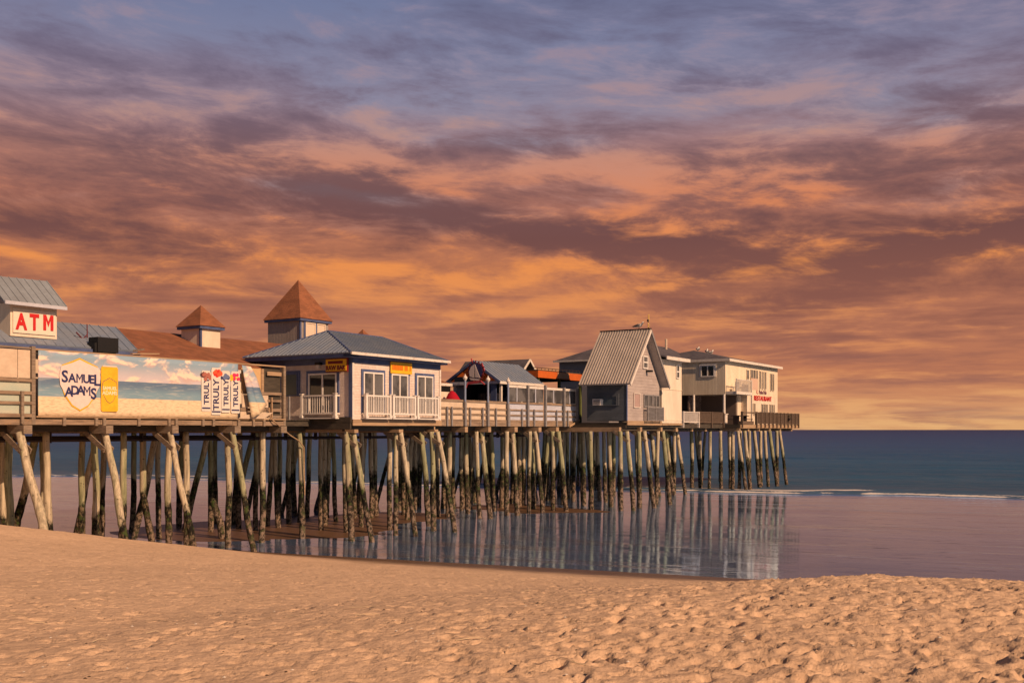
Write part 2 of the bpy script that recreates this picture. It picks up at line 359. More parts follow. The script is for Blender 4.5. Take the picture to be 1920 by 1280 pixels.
# ================================================================= the pier: deck, beams, piles
pier = thing('pier', 'long timber pier deck on rows of weathered leaning piles running out to sea', 'pier', (-1, 1.8, 0))
def part(mb, name, m, parent, **k): return mb.build(name, m, parent, **k)
ZD = 5.44      # top of the deck boards
for (a0, a1, c0, c1) in ((-24, -.05, 2.3, 13), (0, 6.68, 0.02, 13), (6.73, 23.3, 1.72, 13), (23.32, 32.0, -2.18, 13), (32.05, 47.1, .6, 12), (47.15, 62.9, -.9, 12)):
    mb = MB()
    n = int((a1-a0)/.2)
    mb.box(a0+.02, a1-.02, c0+.06, c1, 5.16, 5.40)
    for i in range(n):
        x = a0+(a1-a0)*i/n; w = (a1-a0)/n
        mb.box(x+.008, x+w-.008, c0-.03, c1, 5.405, ZD+random.uniform(-.006, .006))
    part(mb, 'deck', WOODD, pier)
def fascia(a0, a1, c, z0, z1, m=WOODH, seg=3.0, posts=True, th=.06):
    mb = MB(); x = a0
    while x < a1-.05:
        x2 = min(a1, x+seg*random.uniform(.8, 1.15)); zj = random.uniform(-.012, .012)
        if a1-x2 < .6: x2 = a1
        mb.box(x+.006, x2-.006, c-th, c, z0+zj, z1+zj); x = x2
    part(mb, 'fascia_board', m, pier)
fascia(-22, -1.9, 2.24, 5.17, 5.36, WOODH)
fascia(0, 6.7, 0, 5.19, 5.45, WOODL, 3.4)
fascia(6.75, 23.6, 1.66, 5.19, 5.46, WOODH)
fascia(23.3, 28.55, -2.21, 5.27, 5.55, WOODL, 2.8); fascia(28.6, 32.0, -2.21, 5.30, 5.42, WOODL, 1.1)
fascia(32.05, 47.1, .57, 5.12, 5.4, WOODD); fascia(47.15, 62.95, -.93, 5.12, 5.42, WOODL, 1.2)
for (a, c0, c1, z0, z1, m) in ((-.05, -.02, 2.5, 5.32, 5.56, WOODD), (-.07, -.02, 2.6, 5.02, 5.30, WOODD), (-.05, 2.6, 4.2, 5.1, 5.35, WOODD), (23.27, -2.2, 2.0, 5.08, 5.32, WOODD), (47.1, -.9, .6, 5.12, 5.42, WOODD), (62.98, -.9, 8, 5.12, 5.42, WOODD)):
    part(MB().box(a-.06, a, c0, c1, z0, z1), 'fascia_board', m, pier)
# long stringers below the deck
for (a0, a1, cs) in ((-24, 0, (2.9, 5.6, 8.4, 11)), (0, 6.7, (.5, 2.9, 5.6, 8.4, 11)), (6.7, 23, (2.4, 5.6, 8.4, 11)), (23.2, 32, (-1.8, 1, 4, 7, 10)), (32, 62.8, (.9, 4, 7, 10))):
    mb = MB()
    for c_ in cs: mb.box(a0, a1, c_-.08, c_+.08, 4.93, 5.155)
    part(mb, 'stringer', WOODD, pier)
# cross beams at each bent, their sawn ends showing at the front
BENTS = [(-17.6,1.9),(-14.4,1.9),(-11.2,1.9),(-8.2,1.9),(-5.0,1.9),(-2.1,2.2),(.16,-.05),(3.3,-.05),(6.2,-.05),(8.1,1.6),(11,1.5),(13.3,1.5),(16,1.4),(18.5,1.3),(20.6,1.3),(22.8,-1.9),(25.6,-2.1),(28.7,-2.1),(31.5,-2.0),(35,.8),(38,.8),(41,.8),(44,.8),(47.3,-.8),(49.5,-.8),(52.2,-.8),(55,-.8),(58,-.8),(61.5,-.8)]
for i, (a, c0) in enumerate(BENTS):
    w = random.uniform(.13, .17)
    part(MB().box(a-w, a+w, c0-random.uniform(.02, .12), 12.2, 4.86, 5.15 if c0 > 1 or a > 20 else 5.01), 'cross_beam', WOODL if a > 0 else WOOD, pier)
PILES=[('V',-12.85,5.80,5.80),('V',-14.28,3.10,3.10),('B',-14.48,0.85,2.10),('R',-10.68,8.60,7.00),('V',-10.85,6.40,6.40),('V',-12.27,3.90,3.90),('V',-9.64,5.60,5.60),('R',-7.92,8.60,7.00),('V',-10.78,3.20,3.20),('V',-7.08,7.90,7.90),('B',-11.24,0.85,2.10),('V',-9.12,3.80,3.80),('K',-6.93,5.40,5.40),('R',-4.43,9.20,7.60),('V',-3.53,8.60,8.60),('V',-7.68,2.90,2.90),('B',-8.21,0.85,2.10),('V',-6.21,3.60,3.60),('R',-0.84,10.00,8.40),('V',-0.28,8.80,8.80),('V',-4.56,2.90,2.90),('B',-5.04,0.85,2.10),('V',1.36,8.60,8.60),('V',1.36,7.40,7.40),('R',3.29,11.20,9.60),('V',-2.34,3.20,3.20),('V',2.82,7.34,7.67),('V',4.84,8.61,8.61),('R',10.63,14.09,13.65),('V',-0.16,2.87,3.01),('V',3.16,4.72,4.86),('V',5.19,6.33,6.40),('R',8.92,9.65,9.33),('V',7.39,7.56,7.79),('V',3.01,2.95,3.12),('V',0.17,0.21,0.39),('B',0.31,-0.85,0.14),('V',5.52,4.15,4.15),('V',10.29,7.47,7.51),('R',11.83,9.94,9.25),('V',5.40,2.20,2.24),('V',3.29,0.11,0.14),('B',3.41,-1.00,-0.05),('V',15.11,9.30,9.30),('V',12.70,7.11,7.11),('V',10.27,4.89,4.93),('V',16.32,8.99,8.95),('R',18.20,10.21,9.87),('B',7.84,1.57,2.08),('V',5.90,-0.14,-0.01),('V',12.87,4.75,4.75),('B',6.03,-1.34,-0.31),('V',12.59,3.83,3.61),('V',17.58,6.99,6.94),('R',17.96,8.04,7.83),('V',17.15,6.07,6.07),('V',15.36,4.35,4.50),('R',18.15,6.08,5.76),('V',12.95,1.92,2.07),('B',13.29,1.39,1.97),('V',17.91,4.09,4.40),('V',20.32,5.14,5.10),('V',15.64,1.75,1.79),('B',15.97,1.23,1.63),('V',22.51,5.14,5.26),('R',24.28,6.96,6.11),('V',17.63,1.48,1.40),('B',18.42,0.98,1.50),('V',27.89,6.22,6.22),('V',20.19,1.26,1.30),('B',20.24,0.38,0.95),('V',30.17,5.77,5.90),('V',27.92,4.13,4.01),('V',24.75,1.59,1.71),('V',22.21,-0.34,-0.19),('V',28.18,1.74,1.91),('V',24.86,-0.34,-0.19),('V',34.61,4.36,4.36),('V',22.42,-2.28,-2.20),('B',22.82,-2.92,-2.44),('V',25.00,-2.28,-2.28),('B',25.49,-3.06,-2.39),('B',36.43,1.48,2.18),('V',28.18,-2.03,-2.11),('B',28.67,-2.81,-2.23),('B',38.16,1.11,1.73),('V',39.42,1.57,1.57),('B',39.88,0.84,1.50),('V',45.52,2.59,2.64),('V',46.60,2.32,2.37),('V',45.56,1.11,1.06),('V',46.07,0.29,0.34),('V',47.96,0.17,0.31),('V',47.32,-0.26,-0.26),('V',48.34,-0.44,-0.53),('B',46.46,-1.71,-0.98),('B',48.09,-1.49,-0.99),('V',49.58,-0.92,-0.88),('B',51.60,-1.11,-0.59),('V',53.28,-0.64,-0.59),('V',52.80,-1.46,-1.13),('B',54.89,-1.59,-0.87),('V',56.61,-0.99,-0.99),('B',57.99,-1.48,-0.79)]
def pile_mb(mb, kind, a, cf, ct, r=.13):
    jx, jz = random.uniform(-.06, .06), random.uniform(.9, 1.12)
    X, Y, _ = W(a, cf); zf = float(ground_z(X, Y))-.5
    X2, Y2, _ = W(a, ct)
    rb = r*jz; pts = []; rs = []
    zt = 4.9
    for k in range(25):
        t_ = k/24.0; z = zf+(zt-zf)*t_
        w = .035*math.sin(t_*5+a*3)+.02*math.sin(t_*11+a)
        cc = cf+(ct-cf)*((z-zf-.5)/(zt-zf-.5) if z > zf+.5 else 0)
        aa = a+jx*t_+w
        if kind == 'K': aa = a+(.22 if z < 2.3 else 0)*(2.3-z)
        pts.append((aa, cc, z)); rs.append(rb*(1.08-.14*t_)*random.uniform(*((.90, 1.09) if z < 2.4 else (.985, 1.015))))
    mb.tube(pts, rs, 12)
ranked = []
for (k, a, cf, ct) in PILES:
    X, Y, _ = W(a, cf); ranked.append((Y, k, a, cf, ct))
ranked.sort()
rest = MB()
for i, (Y, k, a, cf, ct) in enumerate(ranked):
    r = .132 if k != 'R' else .14
    if a > 44: r = .15
    elif a > 20: r = .14
    if i < 96:
        mb = MB(); pile_mb(mb, k, a, cf, ct, r)
        po = part(mb, 'pile', PILE, pier, smooth=True)
        if k == 'B' and a < 46:
            # short diagonal plank bolted from the cross beam down to the raking pile
            b2 = MB(); c_hi = ct+.85; z_hi = 4.9; zl = 4.25
            cl = ct-(ct-cf)*(4.9-zl)/4.9-.1
            for sgn in (-.17,): b2.beam((a+sgn, c_hi, z_hi), (a+sgn, cl, zl), .19, .05, (1, 0, 0))
            b2.beam((a+.17, c_hi-.1, z_hi), (a+.17, cl, zl), .19, .05, (1, 0, 0))
            for (cc, zz2) in ((cl+.06, zl+.03), (c_hi-.15, z_hi-.1)): b2.tube([(a-.21, cc, zz2), (a-.19, cc, zz2)], .03, 8)
            part(b2, 'brace', WOOD, po)
    else: pile_mb(rest, k, a, cf, ct, r)
for a in [x*2.9-17 for x in range(22)]:
    for c_ in ((11.6,) if a < 2 else (8.4, 10.6, 12.2)):
        if random.random() < .2: continue
        pile_mb(rest, 'V', a+random.uniform(-.5, .5), c_+random.uniform(-.4, .4), c_, .135)
    if a > 5:
        pile_mb(rest, 'R', a+.3, 13.6, 12.0, .135)
for a in [x*2.1+21 for x in range(20)]:
    for c_ in (3.2, 5.2, 9.5): 
        if random.random() < (.25 if a < 34 else .5): continue
        pile_mb(rest, 'V', a+random.uniform(-.5, .5), c_+random.uniform(-.6, .6), c_, .14)
ro = part(rest, 'far_piles', PILE, pier, smooth=True); ro['kind'] = 'stuff'
stump = MB(); X, Y, _ = W(-2.36, 6.2); zg = float(ground_z(X, Y))
stump.tube([(-2.1, 5.9, zg-.4), (-2.2, 6.0, .7), (-2.42, 6.25, 1.75), (-2.43, 6.27, 1.86)], [.17, .165, .15, .11], 12)
stump.build('broken_pile', PILE, at=(-2.2, 6.0, 0), label='short broken off pile stump leaning among the tall piles', category='stump')
# service pipe hung below the deck
pm = MB(); pm.tube([(-24, 4.6, 4.62), (-1, 4.6, 4.60), (8, 4.6, 4.60), (23, 4.6, 4.62)], .075, 8); pm.tube([(-24, 5.0, 4.72), (-1, 5.0, 4.70)], .05, 8)
for k in range(22):
    a = -22+k*2.05; pm.box(a-.02, a+.02, 4.5, 4.7, 4.5, 4.95)
part(pm, 'pipe', IRON, pier)
rope = MB(); rope.tube([(-3.0, 2.1, 5.95), (-2.95, 2.05, 5.5), (-2.7, 2.0, 5.3), (-2.0, 2.3, 5.05), (-1.2, 2.6, 4.75), (-.5, 2.75, 4.5), (-.2, 2.72, 4.2), (-.14, 2.72, 2.0)], .03, 8)
rope.build('drain_pipe', WOODL, at=(-2, 2.3, 5), label='thin tan drain pipe running from the fence end down a pile', category='pipe')

# ================================================================= banner fence on the shore end
fen = thing('plank_fence', 'tall weathered timber fence along the shore end of the pier, carrying the beach banner', 'fence', (-9, 2.3, 5.4))
for a in (-17.2, -13.98, -1.97):
    part(MB().box(a-.07, a+.07, 2.17, 2.31, 5.17, 7.86 if a < -3 else 7.74), 'post', WOOD, fen)
for a in (-12.84, -11.54, -11.21, -9.69, -8.28, -7.94, -6.6, -6.06, -4.7, -3.86, -3.25):
    part(MB().box(a-.055, a+.055, 2.10, 2.18, 5.14, 5.42), 'post', WOOD, fen)
part(MB().box(-13.9, -1.95, 2.13, 2.25, 5.42, 5.47), 'rail', WOODL, fen)
part(MB().box(-14.0, -1.9, 2.19, 2.33, 7.74, 7.80), 'rail', WOODL, fen)
part(MB().box(-20, -14.06, 2.19, 2.33, 7.76, 7.82), 'rail', WOOD, fen)
for z0, z1 in ((6.63, 6.74), (6.20, 6.31), (5.86, 5.96), (5.42, 5.54)):
    part(MB().box(-20, -14.07, 2.14, 2.20, z0, z1), 'rail', WOODH, fen)
for a in (-14.45, -15.6, -16.9): part(MB().box(a-.05, a+.05, 2.06, 2.13, 5.2, 6.31), 'post', WOOD, fen)
for (a0, a1) in ((-20, -16.1), (-16.08, -14.55), (-14.53, -14.08)):
    part(MB().box(a0, a1, 2.22, 2.26, 6.76, 7.72), 'panel', PEACH, fen)
part(MB().box(-20, -14.08, 2.22, 2.26, 5.55, 6.62), 'panel', mat('pale_green_panel', (.42,.50,.44), (.62,.56,.44), .8, (1,1,2), .7, .6), fen)
# the open end bay, boards and dark gaps behind the folded banner
part(MB().box(-4.4, -3.15, 2.28, 2.31, 6.55, 7.62), 'panel', mat('orange_plywood', (.62,.42,.22), (.5,.32,.16), 1.2, (1,1,1), .75, .5), fen)
part(MB().box(-3.15, -2.05, 2.36, 2.40, 5.5, 7.70), 'panel', WOODD, fen)
for (a0, a1, z0, z1, m) in ((-4.4, -2.1, 6.50, 6.62, WOODH), (-4.4, -2.9, 5.95, 6.48, PEACH), (-4.5, -2.1, 5.78, 5.92, WOODH), (-4.5, -2.9, 5.50, 5.76, PEACH), (-2.95, -2.1, 7.35, 7.52, WOODL), (-2.95, -2.1, 6.2, 6.3, WOODH), (-2.95, -2.1, 5.5, 5.62, WOOD), (-3.3, -3.15, 6.62, 7.62, WOODL)):
    part(MB().box(a0, a1, 2.24, 2.275, z0, z1), 'board', m, fen)
part(MB().box(-2.78, -2.72, 2.15, 2.2, 5.5, 6.4), 'board', WOODL, fen)
# return rail between fence and raw bar
for c_ in (2.9, 3.9): part(MB().box(-1.0, -.92, c_-.04, c_+.04, 5.3, 6.5), 'post', GREYW, fen)

# ---- banner, a printed sheet
def banner_material(gx0, gx1, gz0, gz1):
    m = bpy.data.materials.new('printed_beach_banner'); m.use_nodes = True; n = NT(m.node_tree)
    out = n.new('ShaderNodeOutputMaterial'); b = n.new('ShaderNodeBsdfPrincipled'); n.t.links.new(b.outputs[0], out.inputs[0])
    oc = n.new('ShaderNodeTexCoord').outputs['Object']; x, y, z = n.sep(oc)
    tz = n.m('DIVIDE', n.m('SUBTRACT', z, gz0), gz1-gz0)
    # sky with clouds
    sky = n.mix(n.ss(tz, .6, .95), (.56,.52,.58,1), (.26,.38,.50,1))
    cl = n.noise(n.vm('MULTIPLY', oc, (.75, 1, 1.7)), 1.0, 7, .58, .4)
    cl2 = n.noise(n.vm('ADD', n.vm('MULTIPLY', oc, (.75, 1, 1.7)), (0, 0, .18)), 1.0, 7, .58, .4)
    sky = n.mix(n.ss(cl, .49, .60), sky, n.mix(n.ss(n.m('SUBTRACT', cl, cl2), -.03, .04), (.56,.44,.44,1), (.86,.70,.58,1)))
    wv = n.noise(n.vm('MULTIPLY', oc, (1.6, 1, 14)), 1.0, 5, .6)
    sea = n.mix(n.ss(tz, .36, .55), (.20,.33,.43,1), (.12,.19,.30,1)); sea = n.mix(n.m('MULTIPLY', n.ss(wv, .5, .66), .5), sea, (.45,.48,.48,1))
    sd_ = n.noise(n.vm('MULTIPLY', oc, (5, 1, 22)), 1.0, 4, .6)
    sand = n.mix(n.ss(sd_, .42, .70), (.80,.64,.44,1), (.56,.42,.28,1))
    c_ = n.mix(n.ss(tz, .30, .312), sand, sea); c_ = n.mix(n.ss(tz, .586, .594), c_, sky)
    n.put(b.inputs['Base Color'], c_); b.inputs['Roughness'].default_value = .45
    bp = n.new('ShaderNodeBump'); bp.inputs['Distance'].default_value = 1; n.put(bp.inputs['Height'], n.m('MULTIPLY', n.noise(n.vm('MULTIPLY', oc, (.8, 1, .35)), 1, 3, .5), .05)); n.t.links.new(bp.outputs[0], b.inputs['Normal'])
    return m
ban = thing('banner', 'long printed banner of a sunny beach with a blue lettered shield and five tall cans', 'banner', (-9, 2.12, 5.5))
BM = banner_material(0, 0, 5.47-5.5, 7.72-5.5)
bx0, bx1 = -13.85, -4.75
mb = MB(); nx, nz = 90, 12
idx = {}
for i in range(nx+1):
    for k in range(nz+1):
        a = bx0+(bx1-bx0)*i/nx; z = 5.46+2.28*k/nz
        dcc = .012*math.sin(a*2.3+z*1.3)+.008*math.sin(a*5.1)
        idx[i, k] = len(mb.v); mb.v.append((a, 2.115+dcc, z))
for i in range(nx):
    for k in range(nz): mb.f.append((idx[i,k], idx[i+1,k], idx[i+1,k+1], idx[i,k+1]))
sh = part(mb, 'sheet', BM, ban, smooth=True)
md = sh.modifiers.new('thickness', 'SOLIDIFY'); md.thickness = .006
fl = MB()   # loose end folded over
TL, TR, BR_, BL = Vector((-4.62,0,7.70)), Vector((-4.12,0,7.66)), Vector((-3.12,0,6.02)), Vector((-4.12,0,5.46))
nu, nw = 10, 12
for k in range(nw+1):
    w_ = k/nw
    for i in range(nu+1):
        u_ = i/nu; p = TL.lerp(TR, u_).lerp(BL.lerp(BR_, u_), w_)
        fold = .05+.30*w_*max(0, 1-abs(u_-.30)/.30)+.06*math.sin(u_*9+w_*2)*w_
        fl.v.append((p.x+.05*math.sin(w_*6)*u_, 2.07-fold, p.z+.04*math.sin(u_*8)*w_))
for k in range(nw):
    for i in range(nu): q_ = k*(nu+1)+i; fl.f.append((q_, q_+1, q_+nu+2, q_+nu+1))
fo = part(fl, 'loose_flap', BM, ban, smooth=True); md = fo.modifiers.new('t', 'SOLIDIFY'); md.thickness = .01
part(MB().prism([(-4.75,2.08,5.47),(-3.3,2.08,5.47),(-2.8,2.02,5.75),(-4.4,2.07,5.62)], (0,.02,0)), 'hem', PEACH, ban)
BC = 2.085
def outline(cx, cz, pts): return [(cx+x, BC, cz+z) for x, z in pts]
def glyph_m(mb, cx, z0, h, w, st, c_, th=.006, serif=0):
    x0, x1 = cx-w/2, cx+w/2; ap_ = z0+h*.22
    def P(L): mb.prism([(x, c_, z) for x, z in L], (0, -th, 0))
    P([(x0,z0),(x0+st,z0),(x0+st,z0+h),(x0,z0+h)]); P([(x1-st,z0),(x1,z0),(x1,z0+h),(x1-st,z0+h)])
    P([(x0+st+.0005,z0+h),(x0+st+.0005,z0+h-st*1.5),(cx,ap_),(x1-st-.0005,z0+h-st*1.5),(x1-st-.0005,z0+h),(cx,ap_+st*1.7)])
    if serif:
        for a_, b_ in ((x0-serif, x0+st+serif), (x1-st-serif, x1+serif)): P([(a_,z0-st*.35),(b_,z0-st*.35),(b_,z0-.0005),(a_,z0-.0005)])
        for a_, b_ in ((x0-serif, x0-.0005), (x1+.0005, x1+serif)): P([(a_,z0+h-st*.35),(b_,z0+h-st*.35),(b_,z0+h),(a_,z0+h)])
shield = [(-.02,.94),(.35,.80),(.72,.66),(.80,.30),(.76,-.05),(.62,-.42),(.34,-.78),(.0,-.96),(-.34,-.78),(-.62,-.42),(-.76,-.05),(-.80,.30),(-.72,.66),(-.35,.80)]
part(MB().prism([(-12.24+x, BC-.002, 6.62+z) for x, z in shield], (0, -.004, 0)), 'shield_rim', YEL, ban)
sid = [(x*.93, z*.94-.005) for x, z in shield]; sid = [(x*(1.12 if -.1 < z < .7 and abs(x) > .5 else 1), z) for x, z in sid]
part(MB().prism([(-12.24+x, BC-.008, 6.62+z) for x, z in sid], (0, -.004, 0)), 'shield', flat('shield_white', (.80,.68,.66), .5), ban)
NAVY = flat('navy_lettering', (.03,.035,.13), .5)
def on_n(a, z, c_=BC-.016): return lambda x, y, d: (a+x, c_-d, z+y)
mb = MB()
for ch, x, y, s_ in (('S',-.62,.16,.58),('A',-.33,.17,.42),('M',-.03,.17,.42),('U',.25,.16,.42),('E',.46,.15,.42),('L',.68,.08,.56)):
    if ch == 'M': glyph_m(mb, -12.24+x, 6.66+y-.14, s_*.70, s_*.62, .05, BC-.014, serif=.02)
    else: text_mb(ch, s_, on_n(-12.24+x, 6.66+y-.14), .004, .014, mb=mb)
for ch, x, y, s_ in (('A',-.46,-.50,.46),('D',-.22,-.43,.44),('A',.02,-.42,.44),('M',.27,-.44,.44),('S',.54,-.56,.54)):
    if ch == 'M': glyph_m(mb, -12.24+x, 6.66+y+.02, s_*.70, s_*.62, .05, BC-.014, serif=.02)
    else: text_mb(ch, s_, on_n(-12.24+x, 6.66+y+.02), .004, .014, mb=mb)
part(mb, 'lettering', NAVY, ban)
def can(a0, a1, z0, z1, body, name):
    w = a1-a0; p = [(a0+.07*w,z0),(a1-.07*w,z0),(a1,z0+.05),(a1,z1-.10),(a1-.09*w,z1),(a0+.09*w,z1),(a0,z1-.10),(a0,z0+.05)]
    po = MB().prism([(x, BC-.002, z) for x, z in p], (0, -.01, 0)); return part(po, name, body, ban)
cb = can(-11.38, -10.66, 5.66, 7.34, YEL, 'yellow_can')
part(MB().prism([(-11.02+x*.40, BC-.013, 6.43+z*.50) for x, z in shield], (0, -.003, 0)), 'shield_rim', NAVY, cb)
part(MB().prism([(-11.02+x*.38, BC-.017, 6.43+z*.48) for x, z in shield], (0, -.003, 0)), 'shield', YEL, cb)
mb = MB(); text_mb('SAMUEL', .17, on_n(-11.02, 6.46, BC-.022), .002, .004, mb=mb); text_mb('ADAMS', .19, on_n(-11.02, 6.28, BC-.022), .002, .004, mb=mb)
part(mb, 'lettering', flat('pale_print', (.9,.85,.62), .5), cb)
part(MB().box(-11.32, -10.72, BC-.018, BC-.012, 7.30, 7.345), 'rim', flat('can_rim', (.75,.70,.66), .3), cb)
CANW = flat('white_can', (.78,.72,.66), .45)
fr = [((.10,.03,.03),(.45,.16,.12)), ((.75,.03,.02),(.85,.12,.05)), ((.05,.05,.14),(.16,.20,.36)), ((.85,.55,.03),(.75,.04,.14))]
rng = random.Random(3)
for i, (a0, a1, z0, z1) in enumerate(((-6.73,-6.25,5.74,7.38),(-6.22,-5.71,5.60,7.52),(-5.69,-5.22,5.70,7.42),(-5.17,-4.69,5.68,7.42))):
    cb = can(a0, a1, z0, z1, CANW, 'white_can')
    part(MB().box(a0+.03, a1-.03, BC-.020, BC-.013, z0+.10, z0+.16), 'band', NAVY, cb)
    am = (a0+a1)/2
    mb = text_mb('TRULY', .36 if i != 1 else .42, lambda x, y, d: (am+.13-y, BC-.018-d, z0+.82+x), .003, .010)
    part(mb, 'lettering', NAVY, cb)
    for j in (0, 1):
        mb = MB()
        for q_ in range(7):
            cx = am+rng.uniform(-.20,.20)+(.04 if j else -.03); cz = z1-.20+rng.uniform(-.14,.08); r_ = rng.uniform(.05,.10)
            mb.prism([(cx+r_*math.cos(t_*.785), BC-.014-.004*q_/7-.006*j, cz+r_*math.sin(t_*.785)) for t_ in range(8)], (0,-.003,0))
        part(mb, 'fruit', flat('fruit_print_%d_%d' % (i, j), fr[i][j], .5), cb)

# ================================================================= helpers for building parts
def opening(par, F, s0, s1, t0, t1, kind='slider', frame=WHITE, trim=BLUE, glass=GLASS, name='window', fw=.07, mull=None):
    o_ = part(F.box(MB(), s0, s1, t0, t1, .0, .03), name, glass, par)
    mb = MB(); F.box(mb, s0, s1, t1-fw, t1, .031, .075); F.box(mb, s0, s1, t0, t0+fw, .031, .075)
    for x in (s0, s1-fw): F.box(mb, x, x+fw, t0+fw, t1-fw, .031, .075)
    if kind in ('slider', 'double'):
        x = (s0+s1)/2; F.box(mb, x-fw/2, x+fw/2, t0+fw, t1-fw, .031, .07)
    if kind in ('hung', 'double4'):
        y = (t0+t1)/2; F.box(mb, s0+fw, s1-fw, y-fw/2, y+fw/2, .031, .07)
    part(mb, 'frame', frame, o_)
    if trim:
        mb = MB(); g = .12
        F.box(mb, s0-g, s1+g, t1+.004, t1+g, .0, .055); F.box(mb, s0-g, s0-.004, t0, t1+.004, .0, .055); F.box(mb, s1+.004, s1+g, t0, t1+.004, .0, .055)
        part(mb, 'trim', trim, o_)
    return o_
def balcony(par, F, s0, s1, t0, t1, m=WHITE, d=.32, nb=13):
    b_ = thing_part('balcony_railing', par)
    mb = MB()
    for x in (s0, s1-.11):
        F.box(mb, x, x+.11, t0, t1, d-.11, d); F.box(mb, x-.03, x+.14, t1, t1+.035, d-.14, d+.03); F.box(mb, x-.035, x+.145, t0-.02, t0+.09, d-.145, d+.035)
    F.box(mb, s0+.11, s1-.11, t1-.10, t1-.03, d-.085, d-.02); F.box(mb, s0+.11, s1-.11, t0+.13, t0+.19, d-.085, d-.02)
    for x in (s0, s1-.06):
        F.box(mb, x, x+.06, t1-.10, t1-.04, .02, d-.11); F.box(mb, x, x+.06, t0+.13, t0+.19, .02, d-.11)
    n = nb
    for i in range(n):
        x = s0+.11+(s1-s0-.22)*(i+.5)/n; F.box(mb, x-.018, x+.018, t0+.19, t1-.10, d-.07, d-.035)
    F.box(mb, s0-.02, s1+.02, t0-.07, t0-.02, .02, d+.02)
    return part(mb, 'balcony_railing', m, par)
def thing_part(n, p): return None
def ribs(mb, p0, p1, q0, q1, n, w=.035, h=.035):
    """standing seams from eave (p0..p1) to ridge (q0..q1)"""
    p0, p1, q0, q1 = map(Vector, (p0, p1, q0, q1))
    nrm = (p1-p0).cross(q0-p0).normalized()
    if nrm.z < 0: nrm = -nrm
    for i in range(n+1):
        t_ = i/n; a = p0.lerp(p1, t_)+nrm*h*.5; b = q0.lerp(q1, t_)+nrm*h*.5
        if (b-a).length > .05: mb.beam(a, b, w, h, nrm)

# ================================================================= metal roofed arcade with the ATM box
arc = thing('arcade_building', 'long arcade hall with ribbed blue metal roof behind the banner fence', 'building', (-14, 3, 5.4))
part(MB().box(-24, -8.5, 3.6, 8.0, 5.45, 8.0), 'wall', PEACH, arc)
mb = MB(); mb.slab([(-26,3.2,7.92),(-8.9,3.2,8.08),(-8.2,5.5,9.17),(-26,5.5,9.12)], .07); mb.slab([(-26,5.5,9.12),(-8.2,5.5,9.17),(-8.9,7.9,8.1),(-26,7.9,8.0)], .07)
ribs(mb, (-26,3.2,7.92), (-8.9,3.2,8.08), (-26,5.5,9.12), (-8.2,5.5,9.17), 44, .028, .022)
part(mb, 'roof', METR, arc)
part(MB().box(-26, -8.85, 3.12, 3.19, 7.82, 8.0), 'fascia', BLUE, arc)
lan = thing('sign_dormer', 'gabled rooftop box with ribbed grey metal roof carrying red ATM letters', 'rooftop box', (-13, 3.6, 8.4))
part(MB().box(-13.93, -12.12, 3.62, 5.3, 8.3, 9.46), 'wall', CREAMP, lan)
mb = MB(); e0, e1 = -14.35, -11.95
mb.slab([(e0,3.3,9.44),(e1,3.3,9.50),(e1,4.5,10.52),(e0,4.5,10.46)], .06); mb.slab([(e0,4.5,10.46),(e1,4.5,10.52),(e1,5.7,9.5),(e0,5.7,9.44)], .06)
ribs(mb, (e0,3.3,9.44), (e1,3.3,9.50), (e0,4.5,10.46), (e1,4.5,10.52), 8, .03, .025)
part(mb, 'roof', METB, lan)
part(MB().box(e0, e1, 3.24, 3.29, 9.36, 9.48), 'fascia', LAVP, lan)
part(MB().prism([(-13.9,3.66,9.46),(-13.9,5.26,9.46),(-13.9,4.5,10.3)], (.05,0,0)), 'gable', GREYF, lan)
part(MB().box(-13.85, -12.2, 3.57, 3.615, 8.42, 9.28), 'sign_board', flat('sign_cream', (.82,.74,.62), .5), lan)
mb = MB()
glyph_m(mb, -12.50, 8.59, .56, .40, .11, 3.57, .02)
for ch, x in (('A',-13.55),('T',-13.05)): text_mb(ch, .78, on_n(x, 8.58+.03*(x+13), 3.56), .012, .03, sx=.72, mb=mb)
part(mb, 'lettering', RED, lan)
ant = thing('antenna_bracket', 'thin dark red antenna bracket standing on the blue metal roof', 'antenna', (-10.7, 4.1, 8.3))
mb = MB(); mb.tube([(-10.5,4.1,8.25),(-10.52,4.1,9.02)], .022, 6); mb.tube([(-10.5,4.1,8.26),(-11.05,4.0,8.66)], .03, 6); mb.tube([(-10.52,4.1,8.62),(-10.75,4.05,8.42)], .02, 6)
part(mb, 'bracket', flat('rust_red', (.14,.02,.025), .6), ant)
bx = thing('rooftop_cabinet', 'black boxy cabinet on the edge of the metal roof', 'cabinet', (-10.4, 3, 7.9))
part(MB().box(-10.88, -9.98, 2.95, 3.5, 7.9, 8.46), 'body', BLACK, bx); part(MB().box(-10.98, -10.88, 3.0, 3.45, 7.9, 8.24), 'side_panel', BLACK, bx)
lum = thing('loose_boards', 'two loose boards lying on the fence top beside the black cabinet', 'boards', (-9.2, 2.6, 7.85))
part(MB().beam((-9.9,2.3,7.86),(-8.5,2.5,7.95), .12, .05), 'board', WOODL, lum); part(MB().beam((-9.6,2.5,8.0),(-8.9,2.9,8.12), .14, .05), 'board', WOOD, lum)

